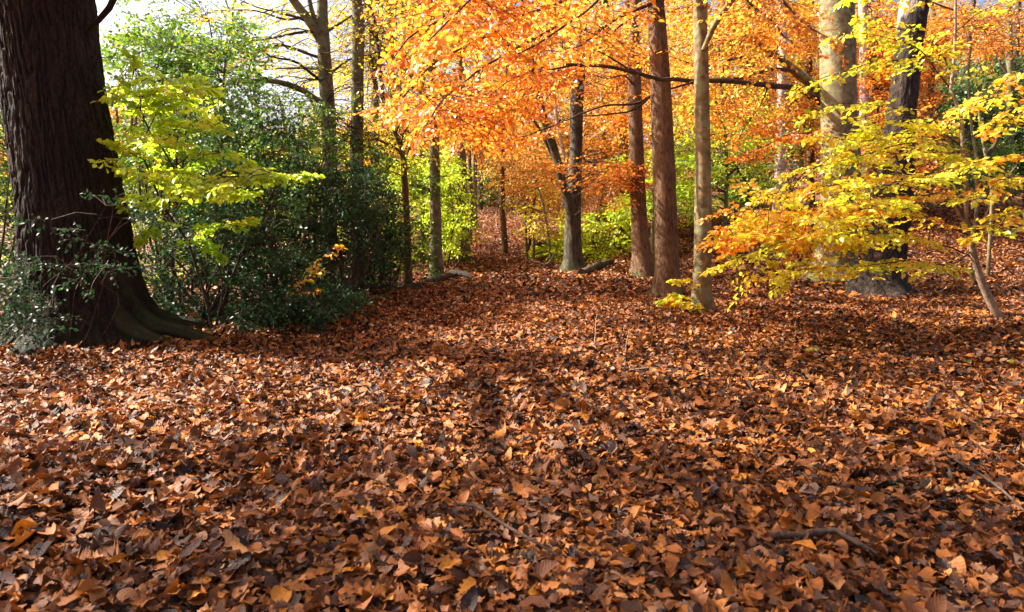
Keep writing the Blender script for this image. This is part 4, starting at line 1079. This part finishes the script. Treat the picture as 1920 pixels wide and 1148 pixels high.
back('ash_tree', 'bare pale crooked stems on the right slope before the conifers', [(1862, 420, 7), (1860, 360, 6), (1850, 300, 6), (1838, 230, 5), (1835, 170, 4)], 12.5, 'bark_beech', 'yellow', [(box(1820, 180, 1880, 260), 12, 13, 5, dict(col=(.1, .8), L=.5, keep=.4))], top=0,
     limbs=[[(1848, 300, 12.5), (1870, 270, 12.5), (1885, 230, 12.5)], [(1860, 350, 12.5), (1880, 330, 12.5), (1910, 310, 12.5)]])
back('ash_tree', 'spindly pale stem left of the crooked ones on the right slope', [(1835, 410, 6), (1832, 330, 5), (1822, 240, 5), (1815, 150, 4), (1820, 90, 4)], 11.5, 'bark_beech', 'yellow', [(box(1800, 100, 1840, 160), 11, 12, 4, dict(col=(.3, .8), L=.5, keep=.4))], top=0)
# left and middle background
back('beech_tree', 'yellow leaved tree behind the slender beech in the holly', [(705, 470, 16), (706, 300, 14), (700, 100, 12)], 17, 'bark_grey', 'yellow', [(box(600, -60, 800, 330), 15.5, 19, 230, dict(col=(.3, .9), keep=.8))])
back('beech_tree', 'pair of grey trunks high up between the slender beech and the forked olive one', [(735, 480, 16), (736, 300, 14), (735, 100, 13), (730, 0, 12)], 20, 'bark_grey', 'yellow', [(box(690, -60, 850, 200), 18, 22, 120, dict(col=(.4, 1), keep=.8))], limbs=[[(735, 250, 20), (755, 120, 20), (760, 0, 20), (765, -80, 20)]])
back('beech_tree', 'orange and yellow tree behind the olive trunk', [(790, 480, 14), (792, 300, 12), (790, 100, 10)], 22, 'bark_grey', 'orange', [(box(740, 0, 900, 280), 19, 23, 200, dict(col=(.4, 1), L=1.2)), (box(680, 180, 800, 360), 18, 21, 110, dict(col=(.4, 1)))])
back('hazel_tree', 'lime coloured hazel behind the hedge end', [(790, 500, 9), (792, 400, 8), (790, 300, 7)], 16, 'bark_grey', 'lime', [(box(750, 290, 840, 480), 14.5, 18, 150, dict(col=(.3, .9), L=.8))], top=4)
back('hazel_tree', 'yellow green hazel overhanging the left of the far path', [(880, 470, 9), (884, 380, 8), (880, 280, 7)], 22, 'bark_grey', 'lime', [(box(815, 270, 850, 410), 20, 24, 65, dict(col=(.3, .95), L=.9))], top=5)
back('hazel_tree', 'low yellow bush at the foot of the bank right of the far path', [(1000, 480, 5), (1002, 440, 5)], 17, 'bark_grey', 'lime', [(box(1020, 450, 1050, 475), 16.5, 18, 70, dict(col=(.4, 1), L=.6, bushy=True))], top=0, cat='bush')
back('hazel_tree', 'slim pale sapling with yellow leaves right of the far path', [(988, 478, 5), (985, 400, 4), (980, 340, 3)], 17.6, 'bark_beech', 'yellow', [(box(985, 330, 1025, 430), 17, 18.5, 28, dict(col=(.2, .9), L=.7, keep=.6))], top=0, limbs=[[(988, 470, 17.6), (1000, 400, 17.6), (1010, 340, 17.6)]])
back('hazel_tree', 'slim pale sapling between the far path and the fluted beech', [(1035, 486, 5), (1028, 440, 4), (1018, 380, 4), (1000, 330, 3)], 16.6, 'bark_beech', 'yellow', [(box(1000, 380, 1060, 450), 16, 17.5, 22, dict(col=(.2, .9), L=.6, keep=.6))], top=0)
back('hazel_tree', 'yellow green undergrowth tree on the bank behind the fluted beech', [(1110, 470, 6), (1112, 420, 5)], 17, 'bark_grey', 'lime', [(box(1085, 400, 1190, 470), 16, 18.5, 90, dict(col=(.35, 1), L=.7))], top=0, cat='bush')
back('beech_tree', 'far pale orange tree where the path disappears', [(960, 410, 8), (962, 300, 7), (960, 200, 6)], 42, 'bark_grey', 'orange', [(box(900, 220, 1010, 345), 38, 44, 160, dict(col=(.4, .9), L=1.8, leaf=.15))])
back('conifer', 'dark far tree closing the end of the path', [(900, 415, 12), (900, 300, 10)], 40, 'bark_dark', 'green', [(box(870, 300, 925, 360), 38, 44, 110, dict(col=(.1, .6), L=1.8, leaf=.15, bushy=True))])
back('beech_tree', 'tree of green and yellow leaves at the far left behind the holly', [(60, 520, 20), (62, 300, 17), (60, 100, 14)], 15, 'bark_grey', 'lime', [(box(-160, 60, 60, 480), 13, 17, 150, dict(col=(.1, .8)))])
back('hazel_tree', 'sunlit green hazel in the clearing behind the holly hedge', [(300, 540, 8), (300, 450, 7)], 14, 'bark_grey', 'lime', [(box(180, 250, 620, 520), 13, 17, 300, dict(col=(.1, .9), L=1))], top=3)


def mass():
    """the far wood, where single trees can no longer be told apart"""
    B = Buf()
    n = 5200
    x = rng.uniform(-60, 66, n); y = rng.uniform(46, 62, n) + np.abs(x) * .15
    zt = terrain(x, y)
    hmax = 6.5 + 3.0 * vnoise(np.stack([x * .12, y * .1, x * 0], -1), 60) + np.where(x > 0, 4, 0) - np.where((x < -6) & (x > -30), 2.5, 0)
    z = zt + rng.random(n) ** .8 * hmax
    pos = np.stack([x, y, z], -1)
    rnd = np.clip(.15 + .8 * vnoise(pos * .22, 61) + rng.normal(0, .1, n), 0, 1)
    d = np.stack([rng.normal(0, 1, n), rng.normal(0, 1, n), rng.normal(-.1, .4, n)], -1)
    place_sprays(B, None, pos, d, rng.normal(0, .6, (n, 3)) + [0, 0, 1], 2.4 * rng.uniform(.6, 1.3, n), .30, rnd, bushy=True)
    m = leaf_mat('far_leaves', [(0, (.08, .12, .02)), (.3, (.30, .30, .03)), (.5, (.60, .34, .04)), (.75, (.55, .18, .02)), (1, (.34, .11, .02))], .45)
    tr = Buf()
    for i in range(90):
        xx = rng.uniform(-58, 64); yy = rng.uniform(44, 60) + abs(xx) * .15; zz = float(terrain(xx, yy))
        C = catmull([np.array([xx, yy, zz - .2]), np.array([xx + rng.normal(0, .2), yy, zz + 4]), np.array([xx + rng.normal(0, .5), yy, zz + 9])], 1)
        tube(tr, C, np.linspace(.2, .08, len(C)), 6)
    e = bpy.data.objects.new('far_woodland', None); COL.objects.link(e)
    tag(e, 'distant autumn woodland closing the view beyond the nearer trees', 'woodland', kind='stuff')
    B.build('foliage', m, e); tr.build('trunks', M['bark_grey'], e)


mass()

# ================================================================== LOGS, TWIGS AND SMALL PLANTS
def log(name, label, pts, r0, r1, mat='log', moss=.5, group=None, cat=None, n=12, wob=.02, side=()):
    b = Buf(); W = []
    for (px, py, h) in pts:
        g, d = G(px, py); W.append(g + [0, 0, h])
    C = catmull(W, .06)
    C = C + wob * (np.stack([vnoise(C * 4, 51), vnoise(C * 4, 52), vnoise(C * 4, 53)], -1) - .5)
    k = np.linspace(0, 1, len(C))
    nz = vnoise(np.repeat(C, n, 0) * 9 + np.tile(np.arange(n) * .7, len(C))[:, None], 54).reshape(len(C), n)
    tube(b, C, (r0 + (r1 - r0) * k) * (1 - .5 * np.exp(-(1 - k) * 12)), n, moss, 1 + (.6 if n > 8 else .3) * (nz - .5))
    for (i0, dv, L, r) in side:
        a = C[int(i0 * (len(C) - 1))]
        e = a + np.array(dv) * L
        c2 = catmull([a, (a + e) / 2 + np.array([0, 0, .02]), e], .05)
        tube(b, c2, np.linspace(r, r * .5, len(c2)), max(5, n - 4), moss)
    o = b.build(name, M[mat], None, tuple(C[0]))
    tag(o, label, cat or name.replace('_', ' '), group)
    return o


log('fallen_log', 'long weathered log lying along the left edge of the path at the olive trunk', [(752, 550, .05), (790, 541, .07), (830, 531, .10), (862, 522, .08)], .045, .06, moss=.35)
log('fallen_log', 'dark mossy log end sticking out onto the path beyond the olive trunk', [(845, 522, .09), (868, 525, .11), (886, 527, .06)], .075, .05, mat='bark_oak', moss=.45)
log('fallen_log', 'broken pale log half hidden under the holly skirt', [(650, 563, .10), (690, 556, .14), (725, 551, .13), (742, 548, .10)], .04, .05, moss=.25, side=[(.6, (.2, -.5, -.3), .3, .02)])
log('fallen_log', 'thick moss covered root log right of the fluted beech', [(1092, 520, .07), (1105, 517, .10), (1125, 508, .12), (1150, 497, .10)], .10, .06, moss=.55)
log('fallen_branch', 'bleached fallen branch curling over the leaves left of the fluted beech', [(995, 490, .04), (1008, 497, .06), (1028, 500, .08), (1045, 488, .3), (1056, 480, .5)], .03, .015, mat='twig_pale', moss=0, cat='branch')
log('fallen_branch', 'thin pale branch lying flat between the fluted beech and the reddish trunk', [(1135, 528, .04), (1170, 527, .04), (1215, 529, .04), (1240, 531, .04)], .018, .008, mat='twig_pale', moss=0, cat='branch')
log('fallen_branch', 'dark twig raised above the leaves at right of the fissured birch', [(1716, 545, .05), (1740, 540, .07), (1762, 536, .09), (1776, 528, .14)], .014, .006, mat='twig', moss=0, cat='branch')
tw = [
    ('long curving dark twig on the leaves at the bottom centre', [(860, 978, .07), (895, 985, .08), (930, 1010, .08), (960, 1035, .09), (1010, 1060, .08), (1060, 1085, .06), (1095, 1115, .04)], .005, .003, 'twig'),
    ('short dark twig crossing under the long curving one', [(820, 1030, .05), (880, 1026, .06), (960, 1022, .06)], .003, .002, 'twig'),
    ('straight dark twig at the lower right edge', [(1775, 885, .08), (1800, 905, .09), (1860, 950, .10), (1925, 1005, .08)], .005, .004, 'twig'),
    ('thick dark stick half buried at the lower right', [(1445, 1030, .05), (1500, 1035, .06), (1560, 1028, .07), (1600, 1045, .06), (1640, 1062, .05)], .010, .008, 'twig'),
    ('small pale bent twig right of the middle', [(1045, 800, .05), (1065, 812, .06), (1088, 830, .05)], .005, .003, 'twig_pale'),
    ('short grey stick standing among leaves at the lower centre left', [(712, 845, .04), (714, 862, .06), (722, 880, .05)], .009, .007, 'twig'),
    ('pale twig lying across leaves at the mid right', [(1680, 640, .05), (1705, 643, .05), (1750, 652, .05)], .006, .004, 'twig_pale'),
    ('long thin pale twig near the right border', [(1660, 735, .04), (1700, 742, .05), (1740, 752, .04)], .004, .002, 'twig_pale'),
    ('thin pale twig left of the pale slender beech in mid path', [(1180, 705, .04), (1215, 703, .05), (1270, 704, .05)], .005, .003, 'twig_pale'),
    ('crooked twig upright on the middle of the path', [(1112, 680, .02), (1115, 655, .10), (1118, 625, .2)], .003, .002, 'twig_pale'),
    ('thin twig with a fork left of the pale slender beech', [(1170, 692, .02), (1174, 670, .10), (1180, 650, .18)], .003, .002, 'twig_pale'),
    ('dark knobbly stick at the mid right among orange leaves', [(1740, 785, .05), (1745, 772, .07), (1752, 762, .07)], .010, .008, 'twig'),
    ('bleached crossed twig at the far right edge', [(1895, 880, .05), (1905, 895, .07), (1925, 905, .06)], .004, .003, 'twig_pale'),
    ('dry stalk at the foot of the oak leaning over the leaves', [(80, 655, .05), (150, 665, .05), (215, 672, .04)], .008, .004, 'twig'),
]
for lab, pts, a, b_, mt in tw:
    log('twig', lab, pts, a * 1.35, b_ * 1.35, mat=mt, moss=0, group='twigs on the leaves', cat='twig', n=7, wob=.012)


def leafy(label, foot, leaves, cat='seedling', h=.0, m='green', col=(.1, .6)):
    """a small plant of separate stalked leaves; leaves: (px,py,lift,size,tilt towards the viewer)"""
    t = Plant('seedling', label, cat, 'twig', m, group='green seedlings among the fallen leaves')
    g, d = G(*foot); t.base = g
    for (px, py, s, tl) in leaves:
        p = P(px, py, d - .02)
        p[2] = max(p[2], float(terrain(p[0], p[1])) + .06)
        C = catmull([g - [0, 0, .01], (g + p) / 2 + [0, 0, .02], p], .02)
        tube(t.T, C, np.full(len(C), .0018), 5)
        dr = norm(np.array([p[0] - g[0] + random.uniform(-.03, .03), random.uniform(-.03, .03), -.01]))
        add_leaves(t.C, T_BEECH, p[None], dr[None], np.array([[random.uniform(-.2, .2), -tl, 1]]), np.array([s]), np.array([random.uniform(*col)]), fold=.2, curl=.15)
    t.done(tn='stem', cn='leaves')


leafy('bluish green bramble sprig with four leaves at the right', (1822, 812), [(1800, 796, .055, .8), (1830, 800, .05, .7), (1806, 818, .055, .6), (1838, 815, .035, .7)], col=(.0, .3))
leafy('single round green leaf near the right border', (1826, 690), [(1822, 676, .06, 1)], col=(.3, .5))
leafy('two small upright blue green leaves in the mid right', (1383, 640), [(1374, 622, .05, 1.2), (1388, 637, .05, 1.0)], col=(.1, .4))
leafy('light green sprout on the leaves below the orange spray', (1530, 668), [(1518, 660, .045, .5), (1532, 664, .055, .6), (1525, 656, .04, .4)], col=(.5, .8))
leafy('yellow green scrap of leaf by the right border', (1905, 690), [(1900, 682, .045, .6)], col=(.7, .9))
